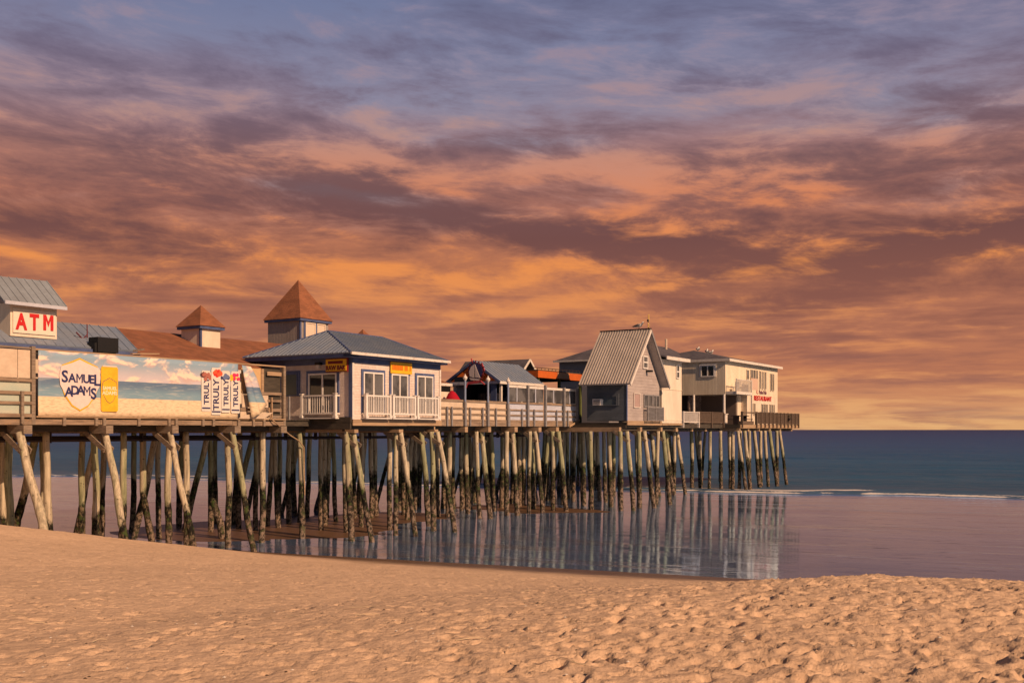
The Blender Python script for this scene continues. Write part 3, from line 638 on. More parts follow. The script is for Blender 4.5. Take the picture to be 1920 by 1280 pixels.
# ================================================================= long hall with brown shingle roof
hall = thing('shingled_hall', 'long low hall with brown shingle roof behind the banner and white bar', 'building', (4, 6, 5.4))
part(MB().box(-8.4, 13.2, 5.0, 14, 5.45, 7.75), 'wall', CREAMP, hall)
mb = MB()
mb.slab([(-9,4.5,7.66),(13.9,4.5,7.66),(12.0,10,9.66),(-9,10,9.66)], .12); mb.slab([(-9,10,9.66),(12.0,10,9.66),(13.9,15,7.66),(-9,15,7.66)], .12); mb.slab([(13.9,4.5,7.66),(13.9,15,7.66),(12,10,9.66)], .12)
part(mb, 'roof', SHIN, hall)
part(MB().box(-9, 13.9, 4.42, 4.49, 7.52, 7.67), 'fascia', WTRIM, hall)
def cupola(a0, a1, c0, c1, z0, z1, zap, label, ov=.18, wall=CREAMP, wall2=None, tall=False, trim=BLUE):
    t_ = thing('cupola', label, 'cupola', ((a0+a1)/2, (c0+c1)/2, z0), 'brown roofed cupolas on the pier')
    part(MB().box(a0, a1, c0, c1, z0, z1), 'wall', wall, t_)
    ca, cc = (a0+a1)/2, (c0+c1)/2
    mb = MB(); b = [(a0-ov,c0-ov,z1),(a1+ov,c0-ov,z1),(a1+ov,c1+ov,z1),(a0-ov,c1+ov,z1)]; ap = (ca,cc,zap)
    for i in range(4): mb.poly([b[i], b[(i+1)%4], ap])
    mb.poly(b); part(mb, 'roof', SHIN, t_)
    mb = MB(); th = .14
    mb.box(a0-ov*.75, a1+ov*.75, c0-ov*.75, c0-.012, z1-th, z1-.004); mb.box(a0-ov*.75, a0-.012, c0-.01, c1+ov*.7, z1-th, z1-.004)
    mb.box(a1+.012, a1+ov*.75, c0-.01, c1+ov*.7, z1-th, z1-.004)
    mb.box(a0-.03, a0+.07, c0-.03, c0-.004, z0, z1-th); mb.box(a0-.03, a0-.004, c0-.004, c0+.07, z0, z1-th)
    part(mb, 'trim', trim, t_)
    return t_
cupola(-1.61, -.40, 8.0, 9.35, 8.6, 9.93, 11.0, 'small square cupola with brown pyramid roof on the brown shingle roof', .2)
tw = cupola(7.18, 9.45, 10.0, 12.5, 8.6, 11.2, 13.55, 'tall square tower with brown pyramid roof and twin pale windows, largest of the brown cupolas', .2, TOWERW)
opening(tw, FN(10.0), 7.55, 8.35, 9.8, 11.0, 'single', CREAMP, BLUE, flat('boarded_window', (.72,.60,.48), .6), 'window', .05)
opening(tw, FN(10.0), 8.47, 9.15, 9.8, 11.0, 'single', CREAMP, None, flat('boarded_window', (.72,.60,.48), .6), 'window', .05)
cupola(13.1, 14.1, 10.4, 11.5, 9.0, 10.2, 11.15, 'distant cupola of which only the brown roof tip shows over the bar roof', .2)

# ================================================================= the white bar with blue trim
bar = thing('seafood_bar', 'white shingled hip roofed bar with blue trim standing on the pier edge', 'building', (3.3, 2.9, 5.45))
part(MB().box(0, 6.63, 0, 5.74, 5.455, 8.26), 'wall', SIDEL, bar)
mb = MB(); e = [(-.65,-.5,8.40),(6.72,-.5,8.40),(6.72,6.2,8.40),(-.65,6.2,8.40)]; r0, r1 = (1.55,2.85,9.66), (5.6,2.85,9.66)
for pl in ([e[0],e[1],r1,r0],[e[1],e[2],r1],[e[2],e[3],r0,r1],[e[3],e[0],r0]): mb.slab(pl, .05)
def hip_ribs(mb, lo0, lo1, ap, n, w=.035, h=.045):
    lo0, lo1, ap = map(Vector, (lo0, lo1, ap))
    along = (lo1-lo0); L = along.length; along.normalize(); t0 = (ap-lo0).dot(along); up = (ap-lo0)-along*t0
    nrm = along.cross(up).normalized(); nrm = nrm if nrm.z > 0 else -nrm
    for i in range(1, n):
        s_ = L*i/n; k = min(s_/t0, (L-s_)/(L-t0)); a = lo0+along*s_+nrm*h/2
        mb.beam(a, a+up*k, w, h, nrm)
hip_ribs(mb, e[3], e[0], r0, 26, .03, .03)
n = 26
for i in range(1, n):
    x = e[0][0]+(e[1][0]-e[0][0])*i/n; k = min(1, (x-e[0][0])/(r0[0]-e[0][0]), (e[1][0]-x)/(e[1][0]-r1[0]))
    mb.beam((x,-.5,8.42), (x,-.5+3.35*k,8.42+1.26*k), .028, .03, (0,-.35,.94))
part(mb, 'roof', METR, bar)
mb = MB(); mb.tube([e[0], r0], .045, 6); mb.tube([r0, r1], .045, 6); mb.tube([e[1], r1], .045, 6); mb.tube([e[3], r0], .045, 6)
part(mb, 'ridge_cap', BLUE, bar)
mb = MB(); mb.box(-.6, -.02, -.42, 6.1, 8.20, 8.36); mb.box(-.6, 6.70, -.42, -.02, 8.215, 8.36); mb.box(-.04, -.003, 0, 5.74, 7.95, 8.20); mb.box(.0, 6.63, -.04, -.003, 8.0, 8.213)
mb.box(-.045, -.003, -.04, .16, 5.46, 7.95); mb.box(-.045, -.004, 5.6, 5.74, 5.46, 7.95)
part(mb, 'fascia', BLUE, bar)
for x in (-.02, 6.54): part(MB().box(x, x+.12, -.05, -.005, 5.46, 7.99), 'corner_board', WTRIM, bar)
part(MB().box(-.66, 6.76, -.58, -.505, 8.30, 8.42), 'gutter', WTRIM, bar)
FNb, FUb = FN(0), FU(0)
for (s0, s1) in ((.72, 2.15), (2.72, 3.98), (4.68, 5.98)):
    opening(bar, FNb, s0, s1, 5.72, 7.62, 'slider', WHITE, BLUE, GLASSB, 'sliding_door', .075)
for (s0, s1) in ((.60, 2.40), (2.52, 4.26), (4.38, 6.14)): balcony(bar, FNb, s0, s1, 5.56, 6.60)
opening(bar, FUb, .86, 2.58, 5.72, 7.56, 'slider', WHITE, BLUE, GLASS, 'sliding_door', .075)
opening(bar, FUb, 3.25, 4.35, 6.55, 7.60, 'single', BLUE, BLUE, flat('teal_shade', (.075,.10,.105), .5), 'window', .05)
balcony(bar, FUb, .69, 2.83, 5.56, 6.60, nb=14)
sg = thing('bar_sign', 'shaded yellow sign with dark red RAW BAR lettering on the shoreward wall', 'sign', (0, .8, 7.7))
part(MB().box(-.19, -.10, .12, 1.40, 7.58, 8.19), 'frame', REDD, sg); part(MB().box(-.215, -.191, .155, 1.365, 7.625, 8.15), 'face', YEL, sg)
mb = MB()
text_mb('RAW BAR', .27, lambda x, y, d: (-.228-d, .78-x, 7.68+y), .004, .012, sx=.95, mb=mb)
rng = random.Random(5); x = 1.22
while x > .34:
    w = rng.uniform(.05,.08); mb.box(-.235, -.217, x-w, x, 7.95, 8.075)
    x -= w+.018
part(mb, 'lettering', REDD, sg)
sg = thing('bar_sign', 'sunlit yellow sign with orange lettering above the middle sliding door', 'sign', (3.4, 0, 7.6))
part(MB().box(2.62, 4.22, -.11, -.06, 7.64, 8.17), 'face', YEL, sg)
mb = MB(); x = 2.70; i = 0
while x < 4.12:
    w = rng.uniform(.09,.13)
    if i not in (7, 10): mb.box(x, x+w, -.125, -.111, 7.80, 8.02)
    x += w+.012; i += 1
part(mb, 'lettering', ORL, sg)
wl = thing('wall_light', 'black wall lantern beside the yellow RAW BAR sign', 'lamp', (0, 1.85, 7.85))
part(MB().box(-.25, -.05, 1.72, 2.0, 7.93, 8.05), 'shade', BLACK, wl); part(MB().box(-.22, -.08, 1.80, 1.98, 7.74, 7.929), 'lamp', WTRIM, wl)
# ================================================================= timber rail and windbreak beyond the bar
rl = thing('deck_railing', 'weathered plank railing with tall blue posts and peach and pale blue panels', 'fence', (15, 1.7, 5.4))
C0 = 1.62
pt = [(11.02,7.93,1),(13.27,7.91,1),(15.38,7.94,1),(17.57,7.65,0),(19.64,7.72,0),(21.97,7.66,0),(23.75,7.65,0)]
for a, zt, fin in pt:
    z_lo = 5.19
    if fin:
        part(MB().box(a-.07, a+.07, C0-.16, C0-.03, z_lo, 6.52), 'post', GREYW, rl)
        po = part(MB().tube([(a,C0-.1,6.52),(a,C0-.1,7.66)], .06, 10), 'post', flat('pale_blue_paint', (.22,.28,.42), .5), rl)
        part(MB().tube([(a,C0-.1,7.66),(a,C0-.1,7.74),(a,C0-.1,7.80),(a,C0-.1,7.88),(a,C0-.1,7.93),(a,C0-.1,8.03)], [.05,.10,.13,.10,.05,.012], 10), 'finial', WTRIM, po)
    else: part(MB().box(a-.075, a+.075, C0-.17, C0-.03, z_lo, zt), 'post', GREYW, rl)
for a in (6.9, 9.4, 9.82, 11.55, 12.78, 14.14, 15.56, 16.97, 18.37, 21.09, 22.52): part(MB().box(a-.05, a+.05, C0-.11, C0-.03, z_lo, 6.22), 'post', GREYW, rl)
segs = [(6.75,10.95),(11.1,13.2),(13.35,15.3),(15.46,17.5),(17.66,19.56),(19.73,21.88),(22.06,23.66)]
for i, (a0, a1) in enumerate(segs):
    pm_ = PEACH if i < 3 else LAVP
    part(MB().box(a0, a1, C0+.02, C0+.05, 5.55, 6.56), 'panel', pm_, rl)
    for z0, z1 in ((6.50,6.62),(6.10,6.20),(5.78,5.88),(5.47,5.56)):
        zz1 = random.uniform(-.01,.01); part(MB().box(a0, a1, C0-.03, C0+.012, z0+zz1, z1+zz1), 'rail', WOODH, rl)
    if i >= 3:
        part(MB().box(a0, a1, C0-.03, C0+.04, 7.46, 7.60), 'rail', WTRIM, rl)
        part(MB().box(a0, a1, C0+.0, C0+.02, 6.66, 7.45), 'glass_pane', GLASSB, rl)
        mm_ = (a0+a1)/2; part(MB().box(mm_-.04, mm_+.04, C0-.02, C0+.03, 6.64, 7.455), 'post', LAVP, rl)
part(MB().beam((22.6,1.5,5.2),(23.9,1.45,5.6), .06, .12), 'board', WOODL, rl)
wp = thing('wrapped_bundle', 'bright red bundle slung over the railing beside the white bar', 'bundle', (13, 3.6, 6.6))
part(MB().tube([(12.55,3.4,6.35),(12.5,3.4,6.6),(12.45,3.4,6.85),(12.42,3.4,7.05),(12.4,3.4,7.2)], [.5,.46,.34,.22,.05], 12), 'body', flat('deep_red_cloth', (.42,.012,.03), .8, .1), wp, smooth=True)
cab = thing('white_counter', 'low white counter and post behind the railing next to the white bar', 'counter', (11.5, 3.8, 5.4))
part(MB().box(9.0, 13.6, 4.0, 4.3, 5.45, 7.15), 'counter_front', CREAMP, cab); part(MB().box(9, 13.6, 4.35, 4.4, 7.16, 7.50), 'opening', DARK, cab)

# ================================================================= deck pavilion with orange gable
pav = thing('pavilion', 'open deck pavilion with orange gable and blue grey metal roof', 'pavilion', (19.5, 4.9, 5.45))
gA = 16.78
mb = MB()
mb.slab([(gA-.07,3.0,7.93),(21.9,3.0,7.90),(21.9,4.9,9.2),(gA-.07,4.9,9.2)], .08); mb.slab([(gA-.07,4.9,9.2),(21.9,4.9,9.2),(21.9,6.9,7.95),(gA-.07,6.9,7.95)], .08)
ribs(mb, (gA-.07,3.0,7.93), (21.9,3.0,7.90), (gA-.07,4.9,9.2), (21.9,4.9,9.2), 14, .03, .03)
part(mb, 'roof', METR, pav)
mb = MB(); mb.beam((gA-.10,2.95,7.84),(gA-.10,4.9,9.12), .06, .14); mb.beam((gA-.10,4.9,9.12),(gA-.10,6.95,7.86), .06, .14); part(mb, 'rake_board', BLUE, pav)
part(MB().prism([(gA,3.3,7.92),(gA,6.6,7.92),(gA,4.9,9.06)], (.1,0,0)), 'gable', mat('bright_orange_paint', (.95,.23,.03), (.80,.17,.03), 1.5, (1,1,1), .6, .5, .15, 10), pav)
part(MB().box(gA-.05, gA+.12, 3.1, 6.8, 7.75, 7.91), 'tie_beam', LAVP, pav)
part(MB().box(gA-.05, gA-.02, 4.9, 6.3, 7.915, 8.22), 'vent_panel', flat('navy_wall', (.02,.026,.045), .8, .1), pav)
part(MB().box(16.9, 16.95, 3.35, 3.75, 5.45, 7.74), 'screen', BLUE, pav)
part(MB().box(gA-.07, 21.9, 2.93, 2.995, 7.74, 7.9), 'gutter', WTRIM, pav)
for a, c_ in ((17.2,3.2),(21.6,3.2),(17.2,6.6),(19.5,3.2)): part(MB().box(a-.07, a+.07, c_-.07, c_+.07, 5.45, 7.74), 'post', WTRIM if c_ < 4 else LAVP, pav)
part(MB().box(18.6, 21.8, 6.3, 6.7, 5.45, 7.9), 'back_wall', DARK, pav); part(MB().box(19.2, 19.4, 3.4, 6.28, 5.45, 7.74), 'partition', flat('navy_wall', (.02,.026,.045), .8, .1), pav)  # back wall and partition coloured dark for the shade inside the pavilion
part(MB().box(17.25, 17.32, 3.35, 4.15, 5.45, 7.2), 'door', CREAMP, pav)
for c_ in (4.95, 5.6): part(MB().box(19.1, 19.19, c_, c_+.55, 6.2, 7.3), 'window_pane', GLASSB, pav)
part(MB().box(17.4, 18.9, 4.3, 4.9, 5.45, 6.5), 'bar_counter', BLUE, pav)
ss = thing('sailboat_sign', 'round red framed sign of a sailing boat hung on the orange gable', 'sign', (16.6, 4.5, 8.3))
def disc(mb, a, c_, z, r, th, n=28, sx=1): mb.prism([(a, c_+r*sx*math.cos(2*math.pi*i/n), z+r*math.sin(2*math.pi*i/n)) for i in range(n)], (th,0,0))
mb = MB(); disc(mb, 16.36, 4.45, 8.50, .54, .06)
for i in range(16):
    t_ = 2*math.pi*i/16; mb.beam((16.34,4.45+.5*math.cos(t_),8.5+.5*math.sin(t_)), (16.34,4.45+.66*math.cos(t_),8.5+.66*math.sin(t_)), .05, .07, (1,0,0))
part(mb, 'rim', flat('maroon_paint', (.16,.02,.03), .6), ss)
mb = MB(); disc(mb, 16.30, 4.45, 8.50, .50, .03); part(mb, 'disc', NAVY, ss)
mb = MB(); mb.prism([(16.26,4.5,8.93),(16.26,4.52,8.12),(16.26,4.84,8.2),(16.26,4.88,8.5),(16.26,4.75,8.78)], (.02,0,0)); mb.prism([(16.26,4.46,8.93),(16.26,4.44,8.14),(16.26,4.08,8.10)], (.02,0,0))
mb.prism([(16.26,4.86,8.12),(16.26,4.06,8.02),(16.26,4.2,7.94),(16.26,4.75,7.98)], (.02,0,0)); part(mb, 'sails', flat('sail_white', (.72,.64,.62), .6), ss)
mb = MB(); mb.prism([(16.24,4.95,7.88),(16.24,4.0,7.95),(16.24,3.95,7.8),(16.24,4.95,7.72)], (.03,0,0)); mb.beam((16.24,4.0,7.9),(16.24,3.75,7.7),.05,.1,(1,0,0)); mb.beam((16.24,4.95,7.8),(16.24,5.12,7.5),.05,.09,(1,0,0)); mb.beam((16.4,4.05,9.0),(16.4,3.85,8.55),.05,.07,(1,0,0)); mb.beam((16.4,4.75,9.05),(16.4,4.8,9.3),.05,.08,(1,0,0))
part(mb, 'ribbon', flat('pink_red_paint', (.5,.07,.09), .5), ss)

# ================================================================= grey shingled gable behind
gg = thing('gabled_shed', 'small dark shingled gable building behind the metal roofed pavilion', 'building', (28.5, 9, 5.4))
gz_ = 10.05
mb = MB(); mb.slab([(26.2,7.9,8.2),(28.25,7.9,gz_),(28.25,13.5,gz_),(26.2,13.5,8.2)], .12); mb.slab([(28.25,7.9,gz_),(30.0,7.9,8.4),(30.0,13.5,8.4),(28.25,13.5,gz_)], .12)
part(mb, 'roof', SHING, gg)
part(MB().box(26.6, 29.7, 8.3, 13.3, 5.45, 8.6), 'wall', GREYW, gg); part(MB().prism([(26.6,8.32,8.6),(29.7,8.32,8.6),(28.2,8.32,9.9)], (0,.05,0)), 'gable', WOODD, gg)
mb = MB(); mb.beam((26.2,7.84,8.16),(28.25,7.84,10.0), .05, .16, (1,0,.9)); mb.beam((28.25,7.84,10.0),(30.0,7.84,8.36), .05, .16, (-1,0,.9)); part(mb, 'rake_board', WTRIM, gg)

# ================================================================= orange canopy and what stands below it
cn = thing('canopy', 'flat orange edged canopy over the dark deck between pavilion and grey cottage', 'canopy', (26, 5, 5.45))
part(MB().box(22.86, 29.5, 4.0, 9.2, 8.42, 8.50), 'underside', DARK, cn)  # blackened to paint in the shade below the canopy
part(MB().box(22.86, 29.5, 3.93, 3.99, 8.40, 8.86), 'fascia', ORANGE, cn); part(MB().box(22.80, 22.855, 3.93, 9.2, 8.40, 8.84), 'fascia', ORANGE, cn)
part(MB().box(25.3, 26.9, 3.88, 3.925, 8.44, 8.84), 'sign_board', flat('peach_paint', (.60,.35,.2), .6), cn)
part(MB().box(22.9, 29.5, 4.0, 9.2, 8.87, 8.93), 'roof', WOODD, cn)
mb = MB(); 
for i in range(14): a = 23+i*.48; mb.tube([(a,4.4,8.93),(a+.1,4.4,9.1)], .02, 5)
mb.tube([(23,4.4,9.08),(29.4,4.4,9.12)], .025, 6); part(mb, 'rail', IRON, cn)
for a in (23.2, 26.0, 29.0): part(MB().box(a-.08, a+.08, 4.1, 4.26, 5.45, 8.42), 'post', mat('mossy_post', (.14,.17,.05), (.08,.1,.04)), cn)
part(MB().box(22.9, 30.5, 9.25, 9.5, 5.45, 8.6), 'back_wall', DARK, cn)  # dark backdrop painted as the shade under the canopy
cr = thing('timber_stack', 'stack of rough timber steps in the gap before the grey cottage', 'timber stack', (24.5, 2.6, 5.45))
for i in range(5): part(MB().box(24.1+.1*i, 25.6, 2.4+.2*i, 3.6, 5.45+.3*i, 5.60+.3*i), 'board', WOOD, cr)

# ================================================================= grey A-frame cottage on the edge
cot = thing('cottage', 'steep gabled grey cottage with ribbed metal roof on the pier edge', 'cottage', (25.8, -.8, 5.45))
wa0, wa1, wc0, wc1 = 23.32, 28.2, -2.2, .6
ap, ea = 25.68, 7.95; za = 11.45
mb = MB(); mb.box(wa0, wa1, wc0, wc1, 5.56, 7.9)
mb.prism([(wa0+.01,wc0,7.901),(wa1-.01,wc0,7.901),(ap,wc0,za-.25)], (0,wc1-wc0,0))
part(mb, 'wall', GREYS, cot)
mb = MB(); mb.prism([(wa0+.001,wc0-.001,5.56),(wa1+.012,wc0-.001,5.56),(wa1+.012,wc0-.001,7.9),(ap,wc0-.001,za-.22),(wa0+.001,wc0-.001,7.9)], (0,-.012,0)); part(mb, 'front_wall', GREYF, cot)  # lighter copy of the siding, sunlight on the front put into its colour
e0, e1 = 22.68, 28.6
mb = MB(); mb.slab([(e0,-2.75,7.86),(ap,-2.75,za),(ap,.85,za),(e0,.85,7.86)], .12); mb.slab([(ap,-2.75,za),(e1,-2.75,7.84),(e1,.85,7.84),(ap,.85,za)], .12)
ribs(mb, (e0,-2.74,7.86), (e0,.84,7.86), (ap,-2.74,za), (ap,.84,za), 19, .045, .035)
part(mb, 'roof', METG, cot)
mb = MB(); mb.beam((e0-.02,-2.79,7.76),(ap,-2.79,za-.10), .06, .16, (-1,0,.8)); part(mb, 'rake_board', WTRIM, cot)
part(MB().beam((ap,-2.79,za-.10),(e1+.02,-2.79,7.74), .06, .16, (1,0,.8)), 'rake_board', GREYW, cot)
part(MB().beam((ap,-2.8,za+.02),(ap,.88,za+.02), .16, .05), 'ridge_cap', IRON, cot)
part(MB().box(wa0-.03, wa0+.08, wc0-.03, wc0-.003, 5.56, 7.9), 'corner_board', BLUE, cot)
FG, FL = FN(wc0-.013), FU(wa0)
opening(cot, FG, 25.6, 26.32, 8.92, 9.76, 'hung', WHITE, None, GLASSB, 'window', .08)
opening(cot, FG, 24.24, 25.16, 6.38, 7.32, 'single', WTRIM, None, mat('boarded_pink', (.42,.30,.28), (.34,.24,.22)), 'window', .05)
opening(cot, FG, 25.74, 27.05, 6.44, 7.28, 'slider', GREYW, None, GLASSB, 'window', .09); opening(cot, FG, 27.12, 28.1, 6.44, 7.28, 'slider', GREYW, None, GLASSB, 'window', .09)
mb = MB()
for i in range(24): x = 25.78+i*.1; FG.box(mb, x, x+.045, 5.60, 6.40, .28, .32)
FG.box(mb, 25.74, 28.16, 6.40, 6.46, .26, .34); FG.box(mb, 25.74, 28.16, 5.58, 5.62, .26, .34)
for x in (25.7, 26.9, 28.12): FG.box(mb, x, x+.08, 5.56, 6.48, .25, .35)
part(mb, 'balcony_railing', GREYW, cot)
part(MB().box(26.1, 26.32, -2.62, -2.2, 8.72, 8.84), 'lamp_arm', BLACK, cot)
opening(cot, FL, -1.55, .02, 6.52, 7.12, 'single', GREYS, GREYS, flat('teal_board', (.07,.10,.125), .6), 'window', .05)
ac = thing('air_conditioner', 'white window air conditioner in the shaded side of the grey cottage', 'air conditioner', (wa0, -.25, 6.5))
part(MB().box(wa0-.36, wa0-.03, -.56, .02, 6.53, 6.93), 'body', WHITE, ac); part(MB().box(wa0-.372, wa0-.361, -.50, -.04, 6.57, 6.89), 'grille', GREYW, ac)
wv = thing('weathervane', 'ornate gold weathervane on the gable peak of the grey cottage', 'weathervane', (ap, -2.6, za))
GOLD = flat('gold_paint', (.75,.50,.16), .4, .5)
part(MB().tube([(ap,-2.6,za),(ap,-2.6,za+.85)], .02, 6), 'rod', IRON, wv)
mb = MB(); mb.tube([(ap-.04,-2.6,za+.25),(ap+.1,-2.6,za+.7),(ap+.06,-2.6,za+.95),(ap-.04,-2.6,za+.85),(ap-.02,-2.6,za+.6)], .028, 6); mb.tube([(ap-.16,-2.6,za+.28),(ap+.18,-2.6,za+.28)], .03, 6); mb.tube([(ap-.12,-2.6,za+.08),(ap-.02,-2.6,za+.2),(ap+.1,-2.6,za+.08)], .03, 6)
part(mb, 'scroll', GOLD, wv); part(MB().tube([(ap-.08,-2.6,za+.45),(ap-.08,-2.6,za+.6)], .07, 8), 'ball', IRON, wv)

# ================================================================= cream wing beside it and the restaurant
wing = thing('cream_wing', 'tall cream walled wing with shingle roof right against the grey cottage', 'building', (30.3, 0, 5.42))
part(MB().box(28.65, 32.0, -2.2, 1.0, 5.425, 9.72), 'wall', CREAMP, wing)
mb = MB(); mb.slab([(28.3,-2.65,9.86),(32.25,-2.65,9.86),(32.25,1.2,10.85),(28.3,1.2,10.85)], .1); part(mb, 'roof', SHING, wing)
part(MB().box(28.3, 32.28, -2.74, -2.66, 9.66, 9.88), 'fascia', WTRIM, wing)
part(MB().box(28.66, 32.02, -2.235, -2.203, 7.70, 7.74), 'seam', CREAM, wing)
part(MB().box(28.66, 32.02, -2.235, -2.203, 5.62, 5.66), 'seam', CREAM, wing)
opening(wing, FN(-2.2), 30.98, 31.5, 8.5, 9.46, 'hung', WHITE, None, GLASS, 'window', .08)
res = thing('restaurant', 'two storey cream restaurant with red RESTAURANT lettering at the seaward end', 'restaurant', (55, 4, 5.45))
rA, rC = 48.66, .9
mb = MB(); mb.box(rA, 62.6, rC, 9.5, 7.98, 10.90); part(mb, 'upper_wall', CREAM, res)
part(MB().box(51.6, 62.6, rC+.002, 9.5, 5.45, 7.978), 'lower_wall', CREAMP, res)
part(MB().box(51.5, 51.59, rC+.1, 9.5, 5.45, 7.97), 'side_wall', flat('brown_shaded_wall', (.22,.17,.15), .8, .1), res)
part(MB().box(48.8, 51.49, 4.2, 4.35, 5.45, 7.97), 'partition', mat('menu_wall', (.14,.10,.09), (.35,.27,.24), 6, (1,1,1), .8, .9, thr=(.55,.6)), res)
mb = MB(); mb.slab([(rA-.16,rC-.4,10.98),(62.7,rC-.4,10.98),(58.0,5.2,11.86),(52.2,5.2,12.1)], .12); mb.slab([(rA-.16,rC-.4,10.98),(52.2,5.2,12.1),(rA-.16,10,10.98)], .12)
mb.slab([(62.7,rC-.4,10.98),(62.7,10,10.98),(58.0,5.2,11.86)], .12); mb.slab([(62.7,10,10.98),(rA-.16,10,10.98),(52.2,5.2,12.1),(58.0,5.2,11.86)], .12)
part(mb, 'roof', SHING, res)
part(MB().box(rA-.19, 62.72, rC-.47, rC-.405, 10.78, 11.0).box(rA-.25, rA-.195, rC-.47, 9.8, 10.78, 11.0), 'fascia', WTRIM, res)
FR, FRU = FN(rC), FU(rA)
opening(res, FRU, 1.85, 3.10, 9.5, 10.5, 'slider', WHITE, WHITE, GLASS, 'window', .09)
for (s0, s1, z0, z1) in ((53.8,54.4,9.45,10.32),(54.85,55.45,8.7,10.4),(55.5,56.05,8.7,10.4),(56.3,56.75,8.7,10.4),(57.2,57.6,8.7,10.38),(57.95,58.35,8.7,10.36),(58.7,59.1,8.7,10.36),(60.3,60.75,8.62,10.28),(61.0,61.4,8.62,10.28)):
    opening(res, FR, s0, s1, z0, z1, 'single', CREAMP, None, GLASSB, 'window', .04)
for (s0, s1) in ((54.9,55.35),(55.7,56.1),(57.8,58.3),(58.45,58.9),(59.05,59.5),(60.1,60.5),(60.65,61.05),(61.2,61.55)):
    opening(res, FR, s0, s1, 6.3, 7.38, 'single', CREAMP, None, GLASSB, 'window', .04)
mb = MB(); mb.box(50.9, 52.6, rC-.95, rC-.01, 7.98, 8.24); part(mb, 'balcony_floor', WTRIM, res)
mb = MB(); mb.box(48.7, 52.5, rC-1.0, rC-.93, 9.22, 9.28)
for i in range(24): x = 48.75+i*.16; mb.box(x, x+.035, rC-.98, rC-.95, 8.25, 9.22)
mb.box(48.66, 48.74, rC-1.0, rC-.92, 8.0, 9.3); mb.box(52.45, 52.55, rC-1.0, rC-.9, 5.45, 9.3); mb.box(48.7, 52.5, rC-1.0, rC-.01, 8.0, 8.24)
part(mb, 'balcony_railing', WTRIM, res)
part(MB().box(52.56, 54.3, rC-.9, rC-.82, 8.5, 9.5), 'balcony_screen', mat('pink_panel', (.66,.46,.36), (.6,.42,.32)), res)
part(MB().box(52.56, 53.9, rC-.5, rC-.01, 5.45, 8.24), 'bay', CREAMP, res)
for (a, c_) in ((47.9, .72), (48.3, 3.6)):
    mb = MB(); mb.tube([(a,c_,6.30),(a,c_,7.97)], [.12,.10], 12); part(mb, 'column', WTRIM, res)
    part(MB().box(a-.25, a+.25, c_-.2, c_+.2, 5.50, 6.28).box(a-.32, a+.32, c_-.26, c_+.26, 6.281, 6.34), 'column_base', WTRIM, res)
rs = thing('restaurant_sign', 'red RESTAURANT lettering below small purple script on cream wall', 'sign', (58.2, rC, 7.9))
part(text_mb('RESTAURANT', .62, on_n(58.25, 7.66, rC-.03), .02, .008, sx=1.28), 'lettering', RED, rs)
part(text_mb('Patio Pub', .50, on_n(58.2, 8.27, rC-.03), .01, .010, sx=1.1), 'lettering', flat('purple_script', (.22,.10,.14), .5), rs)
part(MB().tube([(56.7,rC-.05,8.25),(56.5,rC-.05,8.4),(56.6,rC-.05,8.6)], .03, 6), 'swash', RED, rs)
rw = thing('rear_wing', 'low pitched shingle roofed rear block rising behind the cream wing', 'building', (40, 8, 5.4))
part(MB().box(42.5, 48.0, 5.6, 9.5, 5.45, 11.0), 'wall', flat('dark_siding', (.05,.045,.045), .8, .1), rw)
mb = MB(); mb.slab([(42.0,5.2,11.3),(52.1,5.2,11.3),(52.1,7.6,12.42),(44.0,7.6,12.5)], .1); mb.slab([(44.0,7.6,12.5),(52.1,7.6,12.42),(52.1,10,11.3),(42.0,10,11.3)], .1); mb.slab([(42.0,5.2,11.3),(44.0,7.6,12.5),(42.0,10,11.3)], .1)
part(mb, 'roof', SHING, rw)
vp = thing('vent_pipe', 'thin pale vent pipe standing on the grey shingle roof', 'vent', (49.3, 7.0, 12.2)); part(MB().tube([(50.2,7.0,12.0),(50.2,7.0,13.05)], .11, 8), 'pipe', PEACH, vp)
hp = thing('hip_roofed_house', 'grey hip roofed upper storey rising behind the orange canopy', 'house', (39, 10, 5.4))
part(MB().box(38, 43, 6.5, 11.0, 5.45, 10.5), 'wall', flat('grey_stucco', (.26,.25,.27), .8), hp)
mb = MB(); b = [(37.5,6.0,10.55),(43.5,6.0,10.55),(43.5,11.2,10.55),(37.5,11.2,10.55)]; r0_, r1_ = (39.8,8.6,11.65), (41.2,8.6,11.65)
for pl in ([b[0],b[1],r1_,r0_],[b[1],b[2],r1_],[b[2],b[3],r0_,r1_],[b[3],b[0],r0_]): mb.slab(pl, .1)
part(mb, 'roof', SHING, hp); part(MB().box(37.42, 37.49, 5.95, 11.25, 10.42, 10.56), 'fascia', WTRIM, hp)

# ================================================================= railings of the seaward deck
def picket_rail(name, label, F, s0, s1, z0, z1, m, gap=.14, pw=.035, post=2.2, solid=False, parts_each=False):
    t_ = thing(name, label, 'railing', F.p((s0+s1)/2, 5.4, 0))
    mb = MB(); F.box(mb, s0, s1, z1-.05, z1, .0, .09); F.box(mb, s0, s1, z0, z0+.06, .0, .07); part(mb, 'rail', m, t_)
    mb = MB(); n = int((s1-s0)/gap)
    for i in range(n): x = s0+(i+.5)*gap; F.box(mb, x, x+pw, z0+.061, z1-.051, .02, .05)
    o_ = part(mb, 'pickets', m, t_); 
    n = max(1, int(round((s1-s0)/post)))
    for i in range(n+1): x = s0+(s1-s0)*i/n; part(F.box(MB(), x-.05, x+.05, 5.15, z1+.03, -.06, .13 if F.box else 0), 'post', m, t_)
    return t_
BRW = mat('brown_deck_wood', (.17,.12,.09), (.09,.065,.05), 2, (1,1,6), .85, .7, .3, 12)
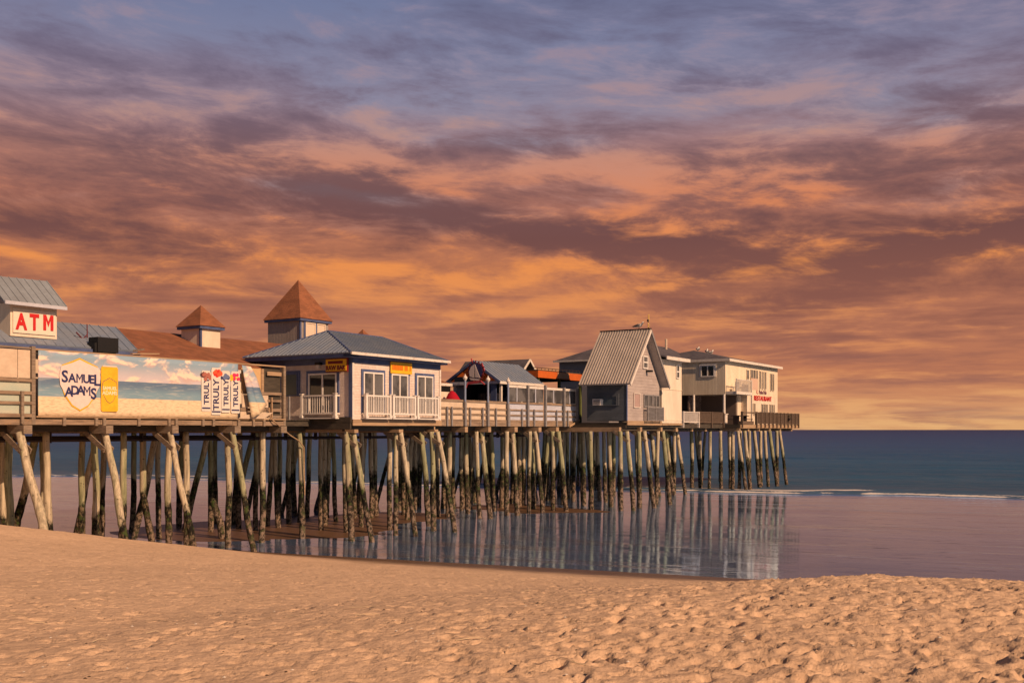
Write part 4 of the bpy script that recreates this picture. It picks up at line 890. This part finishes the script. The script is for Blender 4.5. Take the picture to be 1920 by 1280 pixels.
picket_rail('picket_railing', 'short white picket railing beside the cream wing', FN(.5), 38.5, 41.6, 5.55, 6.38, WTRIM, .16, .06, 3)
picket_rail('picket_railing', 'brown picket railing in front of the open porch', FN(.5), 41.7, 47.0, 5.55, 6.42, BRW, .13, .07, 2.6)
picket_rail('picket_railing', 'long brown picket railing around the seaward end of the pier deck', FN(-.98), 51.0, 62.9, 5.5, 6.50, BRW, .13, .07, 1.05)
picket_rail('picket_railing', 'open low railing in front of the picnic table', FN(-.98), 47.4, 50.9, 6.36, 6.48, BRW, .6, .05, 3.4)
picket_rail('picket_railing', 'side run of brown pickets turning the seaward corner of the deck', FU(62.98), -.9, 7.0, 5.5, 6.50, BRW, .13, .07, 1.6)
pt_ = thing('picnic_table', 'dark picnic table on the seaward deck below the balcony', 'table', (49.5, -.2, 5.45))
part(MB().box(48.3, 50.6, -.5, .3, 6.14, 6.2), 'tabletop', IRON, pt_)
for x in (48.5, 50.3): part(MB().box(x, x+.12, -.35, .15, 5.45, 6.139), 'leg', IRON, pt_)
for y in (-.85, .55): part(MB().box(48.4, 50.5, y, y+.2, 5.85, 5.9), 'bench', IRON, pt_)
bw = thing('whitewashed_bay', 'low dark planter box on the deck edge under the balcony', 'planter', (49, -.8, 5.4))
bw.name = 'planter_box'; part(MB().box(47.6, 50.8, -.85, -.6, 5.45, 5.72), 'box', BRW, bw)
for (a, dz, lab) in ((52.3, 0, 'left'), (53.6, 0, 'right')):
    pass
ch = thing('balcony_chair', 'white balcony chair behind the upper railing of the restaurant', 'chair', (50, .4, 8.3))
part(MB().box(49.6, 50.2, .2, .6, 8.6, 8.66), 'seat', WHITE, ch); part(MB().box(50.16, 50.22, .2, .6, 8.67, 9.1), 'backrest', WHITE, ch)
for x in (49.62, 50.14):
    for y in (.22, .54): part(MB().box(x, x+.05, y, y+.05, 8.24, 8.599), 'leg', WHITE, ch)
hb = thing('hanging_pot', 'dark potted plant hung on the seaward picket railing', 'plant', (59.6, -1.2, 6.0))
mb = MB(); rr = random.Random(9)
for i in range(90):
    p = Vector((59.55+rr.gauss(0,.13), -1.22+rr.gauss(0,.06), 6.18+rr.gauss(0,.14))); d_ = Vector((rr.uniform(-1,1), rr.uniform(-1,1), rr.uniform(-1,1)))*.07
    mb.poly([p, p+d_, p+d_+Vector((rr.uniform(-.05,.05),0,rr.uniform(-.06,.06)))])
part(mb, 'foliage', flat('dark_leaves', (.02,.035,.012), .7), hb); part(MB().tube([(59.55,-1.2,5.85),(59.55,-1.2,6.05)], [.09,.13], 10), 'pot', IRON, hb)

# ================================================================= gulls
GW = flat('gull_white', (.80,.76,.70), .7); GG = flat('gull_grey', (.16,.15,.16), .7)
def make_gull(label, at, rz=0, s=1.0):
    g = thing('gull', label, 'gull', at, 'gulls resting on the roofs')
    g.rotation_euler = (0, 0, TH+rz); g.scale = (s, s, s)
    a, c_, z = at; bm = bmesh.new()
    body = MB(); prof = [(-.30,.10,.012),(-.22,.12,.04),(-.10,.14,.075),(.02,.155,.09),(.12,.175,.08),(.18,.22,.05),(.205,.27,.045),(.23,.30,.052),(.26,.30,.04),(.285,.295,.016),(.33,.285,.005)]
    body.tube([(a+x, c_, z+h) for x, h, r in prof], [r for _, _, r in prof], 10)
    part(body, 'body', GW, g, smooth=True)
    w_ = MB()
    for sg_ in (-1, 1): w_.tube([(a+.13,c_+sg_*.07,z+.19),(a+0,c_+sg_*.085,z+.18),(a-.15,c_+sg_*.06,z+.15),(a-.36,c_+sg_*.02,z+.12)], [.02,.06,.045,.008], 8)
    part(w_, 'wing', GG, g, smooth=True)
    l_ = MB()
    for sg_ in (-.03, .03): l_.tube([(a+.02,c_+sg_,z),(a+.02,c_+sg_,z+.09)], .008, 5)
    part(l_, 'legs', flat('gull_leg', (.5,.35,.1), .6), g); part(MB().tube([(a+.30,c_,z+.295),(a+.355,c_,z+.28)], [.012,.003], 5), 'beak', flat('gull_leg', (.5,.35,.1), .6), g)
    return g
make_gull('grey and white gull perched on the cottage ridge next to the weathervane', (ap, -1.9, za+.05), R(-90), 1.3)
make_gull('gull sitting alone on the restaurant roof, left of the pair', (53.2, 5.2, 12.05), R(10), 1.4)
make_gull('left gull of the close pair on the restaurant roof', (55.4, 5.2, 11.97), R(20), 1.5)
make_gull('right gull of the close pair on the restaurant roof', (56.3, 5.2, 11.93), R(-10), 1.5)
# ================================================================= beach
def vnoise(X, Y, seed=0):
    """smooth value noise on arrays"""
    xi = np.floor(X).astype(np.int64); yi = np.floor(Y).astype(np.int64); fx = X-xi; fy = Y-yi
    fx = fx*fx*fx*(fx*(fx*6-15)+10); fy = fy*fy*fy*(fy*(fy*6-15)+10)
    def h(a, b):
        n = (a*374761393+b*668265263+seed*1274126177) & 0xffffffff
        n = ((n ^ (n >> 13))*1274126177) & 0xffffffff
        return ((n ^ (n >> 16)) & 0xffff)/65535.0
    a = h(xi, yi); b = h(xi+1, yi); c = h(xi, yi+1); d = h(xi+1, yi+1)
    return (a*(1-fx)+b*fx)*(1-fy)+(c*(1-fx)+d*fx)*fy-.5
def axis(segs):
    out = [segs[0][0]]
    for (x1, step) in segs[1:]:
        x0 = out[-1]; st0 = segs[segs.index((x1, step))-1][1] if len(out) > 1 else step
        x = x0; s_ = st0
        while x < x1-1e-6:
            s_ += (step-s_)*.04 if step < 5 else s_*.25
            x = min(x1, x+max(s_, .01)); out.append(x)
    return np.array(out)
xr = axis([(0, .04), (10.5, .04), (20, .12), (60, .8), (6000, 400)]); xs = np.concatenate([-xr[:0:-1], xr])
ys = np.concatenate([-axis([(0,.5),(600,80)])[:0:-1], axis([(0, .5), (5.5, .04), (17, .038), (36, .08), (95, .6), (260, 20)])])
X, Y = np.meshgrid(xs, ys)
Z = ground_z(X, Y)
sS = .922*X-.387*Y; vV = .387*X+.922*Y
dry = np.clip((Z-.30)/.5, 0, 1)
near = (Y > 2)*(Y < 45)*(abs(X) < 25)
rough = .45+.55*np.clip((X-.30*(Y-8)+2)/6.0, 0, 1)            # more trampled to the right
rel = np.zeros_like(Z)
wX = X+.25*vnoise(X*1.1, Y*1.1, 9); wY = Y+.25*vnoise(X*1.1, Y*1.1, 10)
ridge = 1-2*np.abs(vnoise(wX*2.0+3, wY*2.6, 13))
rel += .03*vnoise(X/3., Y/3., 1)+.022*vnoise(wX*1.1, wY*1.2, 2)*rough+.024*vnoise(wX*2.6, wY*3.0, 3)*rough+.040*vnoise(wX*5.5, wY*6.1, 4)*rough
rel += .030*(ridge-.6)*rough+.016*vnoise(X*11, Y*11, 5)*rough
Z = Z+rel*dry*near
# footprints pressed into the dry sand: elongated dents with a pushed-up rim
rf = np.random.RandomState(4)
def dent(cx, cy, ang, L, Wd, dep):
    r_ = max(L, Wd)*1.9
    i0, i1 = np.searchsorted(xs, (cx-r_, cx+r_)); j0, j1 = np.searchsorted(ys, (cy-r_, cy+r_))
    if i1-i0 < 2 or j1-j0 < 2: return
    x = X[j0:j1, i0:i1]-cx; y = Y[j0:j1, i0:i1]-cy; c_, s_ = math.cos(ang), math.sin(ang)
    q_ = ((x*c_+y*s_)/L)**2+((y*c_-x*s_)/Wd)**2
    Z[j0:j1, i0:i1] += (-dep*np.exp(-q_**2)+dep*.34*np.exp(-((np.sqrt(q_)-1.35)/.32)**2))*dry[j0:j1, i0:i1]
for i in range(19000):
    yy = 5.5+30*rf.rand()**1.25; half = yy*.52+.8; xx = rf.uniform(-half, half)
    dens = .50+.50*min(1, max(0, (xx-.10*(yy-8)+3.0)/5.5))
    if rf.rand() > dens: continue
    sc = rf.uniform(.45, 1.0)*(1.15 if rf.rand() < .2 else .85)
    dent(xx, yy, rf.uniform(-.5, 1.1), .10*sc, .052*sc*rf.uniform(.8, 1.3), rf.uniform(.022, .060)*sc*(1 if dens > .7 else .72))
# a few tracks of steps
for (x0, y0, x1, y1) in ((-.8, 7.5, 3.4, 15.5), (-.3, 7.2, 5.6, 16.5), (1.4, 7.5, 6.0, 22), (-4.5, 8, -1.0, 18), (3.2, 7.4, 7.0, 12), (-7.5, 19, 2, 25)):
    L_ = math.hypot(x1-x0, y1-y0); an = math.atan2(y1-y0, x1-x0); n = int(L_/.62)
    for k in range(n):
        t_ = k/n; o_ = .11 if k % 2 else -.11
        dent(x0+(x1-x0)*t_-math.sin(an)*o_+rf.uniform(-.04,.04), y0+(y1-y0)*t_+math.cos(an)*o_, an+rf.uniform(-.2,.2), .15, .065, .05)
# gentle ripples where the flat is nearly dry
Z += .006*vnoise(sS*.35, vV*1.9, 6)*(1-dry)+.034*vnoise(sS*.10, vV*.33, 7)*(1-dry)*(vV > 33)*np.clip((vV-34)/3, 0, 1)
def grid_mesh(name, X, Y, Z, m, smooth=True):
    ny, nx = X.shape; me = bpy.data.meshes.new(name)
    co = np.stack([X.ravel(), Y.ravel(), Z.ravel()], 1).astype(np.float32)
    i = np.arange(ny*nx).reshape(ny, nx); q = np.stack([i[:-1,:-1], i[:-1,1:], i[1:,1:], i[1:,:-1]], -1).reshape(-1, 4).astype(np.int32)
    me.vertices.add(len(co)); me.vertices.foreach_set('co', co.ravel())
    me.loops.add(q.size); me.loops.foreach_set('vertex_index', q.ravel())
    me.polygons.add(len(q)); me.polygons.foreach_set('loop_start', np.arange(len(q), dtype=np.int32)*4)
    me.update(calc_edges=True); me.validate()
    if smooth: me.polygons.foreach_set('use_smooth', np.ones(len(q), dtype=bool))
    me.materials.append(m); o = bpy.data.objects.new(name, me); COL.objects.link(o); return o
def sand_material():
    m = bpy.data.materials.new('beach_sand'); m.use_nodes = True; n = NT(m.node_tree)
    out = n.new('ShaderNodeOutputMaterial'); b = n.new('ShaderNodeBsdfPrincipled'); n.t.links.new(b.outputs[0], out.inputs[0])
    P = n.new('ShaderNodeNewGeometry').outputs['Position']; x, y, z = n.sep(P)
    big = n.noise(P, .55, 5, .6); med = n.noise(P, 4.5, 5, .62); fine = n.noise(P, 95, 3, .7); gr = n.noise(P, 24, 4, .65)
    c = n.mix(n.ss(big, .38, .62), (.69,.495,.34,1), (.76,.545,.375,1))
    c = n.mix(n.m('MULTIPLY', n.ss(med, .5, .72), .35), c, (.40,.265,.18,1))
    c = n.mix(n.m('MULTIPLY', n.ss(gr, .3, .7), .22), c, (.36,.24,.16,1))
    c = n.mix(n.m('MULTIPLY', n.ss(fine, .35, .75), .30), c, (.34,.22,.15,1))
    c = n.mix(n.ss(n.noise(P, 150, 1, .5), .74, .78), c, (.85,.74,.62,1))
    # damp lower beach: darker and smoother
    zn = n.m('ADD', z, n.m('MULTIPLY', n.m('SUBTRACT', n.noise(P, .8, 4, .6), .5), .42))
    wet = n.ss(zn, .10, .60, 1.0, 0.0)
    c = n.mix(wet, c, n.mix(n.ss(med, .35, .65), (.145,.082,.047,1), (.105,.060,.036,1)))
    n.put(b.inputs['Base Color'], c); n.put(b.inputs['Roughness'], n.m('SUBTRACT', .92, n.m('MULTIPLY', wet, .50)))
    b.inputs['Specular IOR Level'].default_value = .25
    n.put(b.inputs['Specular IOR Level'], n.m('ADD', .12, n.m('MULTIPLY', wet, .25)))
    dr = n.m('SUBTRACT', 1.0, wet)
    h = n.m('ADD', n.m('MULTIPLY', n.m('MULTIPLY', n.noise(P, 13, 5, .6), dr), .032), n.m('ADD', n.m('MULTIPLY', gr, .008), n.m('MULTIPLY', fine, .0028)))
    bp = n.new('ShaderNodeBump'); bp.inputs['Distance'].default_value = 1; bp.inputs['Strength'].default_value = .9
    n.put(bp.inputs['Height'], h); n.t.links.new(bp.outputs[0], b.inputs['Normal'])
    return m
sand = grid_mesh('sand', X, Y, Z, sand_material()); sand['kind'] = 'structure'

# ---- thin film of water lying on the flat
def film_material():
    m = bpy.data.materials.new('shallow_water'); m.use_nodes = True; n = NT(m.node_tree)
    out = n.new('ShaderNodeOutputMaterial')
    oc = n.new('ShaderNodeTexCoord').outputs['Object']; x, y, z = n.sep(oc)
    patch = n.noise(n.vm('MULTIPLY', oc, (.09, .30, 1)), 1, 5, .6)
    mott = n.ss(n.noise(n.vm('MULTIPLY', oc, (.45, 2.4, 1)), 1, 6, .72, .6), .585, .65)
    shelf = n.ss(n.noise(n.vm('ADD', n.vm('MULTIPLY', oc, (.06, .42, 1)), (7, 3, 0)), 1, 6, .62, .5), .54, .62)
    c = n.mix(n.ss(patch, .4, .65), (.085,.120,.205,1), (.10,.138,.24,1))  # blue diffuse stands in for a cool sky reflected in the film
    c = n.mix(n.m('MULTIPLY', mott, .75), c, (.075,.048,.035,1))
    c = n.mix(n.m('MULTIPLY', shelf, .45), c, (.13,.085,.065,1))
    swl = n.noise(n.vm('MULTIPLY', oc, (.025, .75, 1)), 1, 5, .6, .3)   # thin dark swash lines near the sea, doubling as painted pier shadows
    c = n.mix(n.m('MULTIPLY', n.m('MULTIPLY', n.ss(swl, .56, .60), n.ss(swl, .60, .66, 1.0, 0.0)), n.ss(y, 50, 66)), c, (.03,.035,.06,1))
    rp = n.noise(n.vm('MULTIPLY', oc, (1.6, 5.5, 1)), 1, 4, .55); rp2 = n.noise(n.vm('MULTIPLY', oc, (.5, 1.1, 1)), 1, 3, .5)
    calm = n.m('ADD', n.ss(patch, .36, .60, .35, 1.0), n.m('MULTIPLY', shelf, .6))
    h = n.m('MULTIPLY', n.m('ADD', n.m('ADD', n.m('MULTIPLY', rp, .0045), n.m('MULTIPLY', n.noise(n.vm('MULTIPLY', oc, (4, 15, 1)), 1, 2, .5), .0016)), n.m('MULTIPLY', rp2, .008)), calm)
    bp = n.new('ShaderNodeBump'); bp.inputs['Distance'].default_value = 1; bp.inputs['Strength'].default_value = 1
    n.put(bp.inputs['Height'], h)
    df = n.new('ShaderNodeBsdfDiffuse'); n.put(df.inputs['Color'], c)
    gl = n.new('ShaderNodeBsdfGlossy'); n.put(gl.inputs['Color'], (.88, 1.18, 1.72, 1)); n.put(gl.inputs['Roughness'], n.m('ADD', .04, n.m('MULTIPLY', mott, .14)))  # tint boosted in blue to cool the reflected orange sky
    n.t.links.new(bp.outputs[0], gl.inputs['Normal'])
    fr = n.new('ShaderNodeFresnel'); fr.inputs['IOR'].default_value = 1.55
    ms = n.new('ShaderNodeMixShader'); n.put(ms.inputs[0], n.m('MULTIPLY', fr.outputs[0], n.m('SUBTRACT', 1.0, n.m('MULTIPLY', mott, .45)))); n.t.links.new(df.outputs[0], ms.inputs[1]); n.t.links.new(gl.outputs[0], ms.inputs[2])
    n.t.links.new(ms.outputs[0], out.inputs[0])
    return m
TS = math.atan2(-.387, .922)
def shore_sheet(name, s_ax, v_ax, Zf, m):
    S, Vv = np.meshgrid(s_ax, v_ax); o = grid_mesh(name, S, Vv, Zf(S, Vv), m)
    o.rotation_euler = (0, 0, TS); o['kind'] = 'structure'; return o
# local x = s (along the shore), local y = v (seaward)
fs = np.concatenate([-axis([(0,2),(300,2),(3000,300)])[:0:-1], axis([(0,2),(300,2),(3000,300)])])
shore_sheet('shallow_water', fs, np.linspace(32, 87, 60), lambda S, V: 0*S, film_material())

# ---- the sea with its swell and the small breaker at the edge
def breaker(S, V):
    edge = 83.2+2.0*vnoise(S/14., S*0+2, 21)*2+1.5*vnoise(S/4.1, S*0+5, 22)+.5*vnoise(S/1.0, S*0+1, 40)
    w = V-edge
    z = .03*np.clip(w, 0, 1)+.006
    z += .16*np.exp(-((w-1.2)/.65)**2)*(.45+1.1*np.clip(vnoise(S/9., S*0+8, 23)+.5, 0, 1))*(w > 0)
    z += .20*np.exp(-((w-5.2-1.5*vnoise(S/11., S*0, 24))/1.1)**2)*np.clip(vnoise(S/16., S*0+3, 25)*2+.6, 0, 1)
    far = np.clip((w-7)/12, 0, 1)
    z += far*(.10*np.sin(V/2.6+2*vnoise(S/25., V/20., 26)*3)*(.4+np.clip(vnoise(S/20., V/9., 27)+.5, 0, 1))+.09*vnoise(S/4., V/1.4, 28)+.12*vnoise(S/9., V/3.4, 29))*np.clip(400/np.maximum(V, 1), 0, 1)
    z = np.where(w < 0, .004-.05*np.clip(-w, 0, 3), z)
    return z
def sea_material():
    m = bpy.data.materials.new('sea_water'); m.use_nodes = True; n = NT(m.node_tree)
    out = n.new('ShaderNodeOutputMaterial'); b = n.new('ShaderNodeBsdfPrincipled'); n.t.links.new(b.outputs[0], out.inputs[0])
    oc = n.new('ShaderNodeTexCoord').outputs['Object']; x, y, z = n.sep(oc)
    lg = n.m('LOGARITHM', n.m('MAXIMUM', y, 1.0), 10.0)
    wind = n.noise(n.vm('MULTIPLY', oc, (.012, .05, 1)), 1, 4, .55)
    depth = n.ramp(n.m('DIVIDE', n.m('SUBTRACT', lg, 1.90), 1.6, clamp=True), [(0, (.07,.12,.20)), (.06, (.03,.10,.18)), (.18, (.018,.105,.21)), (.40, (.014,.080,.215)), (.75, (.010,.050,.175)), (1, (.012,.040,.14))])
    c = n.mix(n.m('MULTIPLY', n.ss(wind, .35, .65), .45), depth, n.mix(1.0, depth, (.55,.62,.7,1), 'MULTIPLY'))
    streak = n.noise(n.vm('MULTIPLY', oc, (.30, 1.6, 1)), 1, 5, .65)
    c = n.mix(n.m('MULTIPLY', n.ss(streak, .50, .66), .5), c, (.11,.15,.21,1))
    # foam, where the two small breakers run in
    fn1 = n.noise(n.vm('MULTIPLY', oc, (.9, 2.2, 1)), 1, 6, .75, .6); fn2 = n.noise(n.vm('MULTIPLY', oc, (5, 9, 1)), 1, 4, .7)
    at = n.new('ShaderNodeAttribute', attribute_name='foam').outputs['Fac']
    foam = n.ss(n.m('ADD', n.m('MULTIPLY', at, .62), n.m('MULTIPLY', n.m('ADD', fn1, fn2), .42)), .70, .84)
    foam = n.m('MULTIPLY', foam, n.m('GREATER_THAN', at, .02))
    c = n.mix(foam, c, (.66,.62,.60,1))
    n.put(b.inputs['Base Color'], c); n.put(b.inputs['Roughness'], n.m('ADD', .42, n.m('MULTIPLY', foam, .4)))
    b.inputs['IOR'].default_value = 1.33; b.inputs['Specular IOR Level'].default_value = .12; n.put(b.inputs['Specular Tint'], (.12,.35,1,1))
    h = n.m('ADD', n.m('MULTIPLY', n.noise(n.vm('MULTIPLY', oc, (.9, 2.6, 1)), 1, 5, .6), .10), n.m('MULTIPLY', n.noise(n.vm('MULTIPLY', oc, (.15, .5, 1)), 1, 3, .5), .22))
    nearf = n.ss(y, 84, 96, .12, 1.0)
    bp = n.new('ShaderNodeBump'); bp.inputs['Distance'].default_value = 1; n.put(bp.inputs['Strength'], nearf)
    n.put(bp.inputs['Height'], h); n.t.links.new(bp.outputs[0], b.inputs['Normal'])
    return m
sx = np.concatenate([-axis([(0,.45),(75,.45),(130,2),(30000,1500)])[:0:-1], axis([(0,.45),(75,.45),(130,2),(30000,1500)])])
sv = axis([(79,.12),(92,.12),(120,.4),(230,2.5),(30000,900)])
sea = shore_sheet('sea', sx, sv, breaker, sea_material())
S, Vv = np.meshgrid(sx, sv); edge = 83.2+2.0*vnoise(S/14., S*0+2, 21)*2+1.5*vnoise(S/4.1, S*0+5, 22)+.5*vnoise(S/1.0, S*0+1, 40); w = Vv-edge
side = .80+.20*np.clip((S+18)/4, 0, 1)
fo_ = (np.exp(-((w-.42)/.30)**2)*np.clip(.72+.9*vnoise(S/4.2, S*0+9, 41)+.5*vnoise(S/1.1, S*0+9, 42), .25, 1.05)+.75*np.exp(-((w-1.3)/.5)**2)*np.clip(vnoise(S/6., S*0, 31)+.6, 0, 1)+.85*np.exp(-((w-4.3-1.5*vnoise(S/11., S*0, 24))/.55)**2)*np.clip(vnoise(S/13., S*0+7, 32)*2.2+.5, 0, 1)+.25*np.exp(-((w-2.6)/1.8)**2))*side
at = sea.data.attributes.new('foam', 'FLOAT', 'POINT'); at.data.foreach_set('value', fo_.ravel().astype(np.float32))

# ---- shell fragments and bits of weed and straw strewn on the dry sand
deb = MB(); deb2 = MB(); deb3 = MB(); rd = random.Random(12)
def zat(x, y):
    i = min(max(int(np.searchsorted(xs, x)), 1), len(xs)-1); j = min(max(int(np.searchsorted(ys, y)), 1), len(ys)-1); return float(Z[j, i])
def pw(x, y, z): a, c_ = to_pier(x, y); return (a, c_, z)
for i in range(420):
    y = 7.5+22*rd.random()**1.4; x = rd.uniform(-.52, .52)*y; z = zat(x, y)
    if z < .5: continue
    k = rd.random(); r_ = rd.uniform(.008, .02); tgt = deb if k < .5 else deb2
    if k < .93:
        b_ = len(tgt.v); pts = [pw(x+r_*math.cos(t_*1.26), y+r_*.8*math.sin(t_*1.26), z+.004) for t_ in range(5)]
        for p in pts: tgt.v.append(p)
        tgt.v.append(pw(x, y, z+r_*.7)); 
        for t_ in range(5): tgt.f.append((b_+t_, b_+(t_+1)%5, b_+5))
    else:
        an = rd.uniform(-.6, .9); L_ = rd.uniform(.12, .45); x2, y2 = x+L_*math.cos(an), y+L_*math.sin(an)
        deb3.tube([pw(x, y, z+.01), pw((x+x2)/2, (y+y2)/2+.02, max(z, zat((x+x2)/2, (y+y2)/2))+.015), pw(x2, y2, zat(x2, y2)+.012)], .004, 5)
for mb_, nm, m_ in ((deb, 'shell_fragments', flat('shell_white', (.82,.76,.68), .6)), (deb2, 'weed_scraps', flat('dry_weed', (.07,.045,.03), .9)), (deb3, 'straw_bits', flat('straw', (.62,.50,.34), .8))):
    o_ = mb_.build(nm, m_, at=(0, 0, 0)); o_['kind'] = 'stuff'
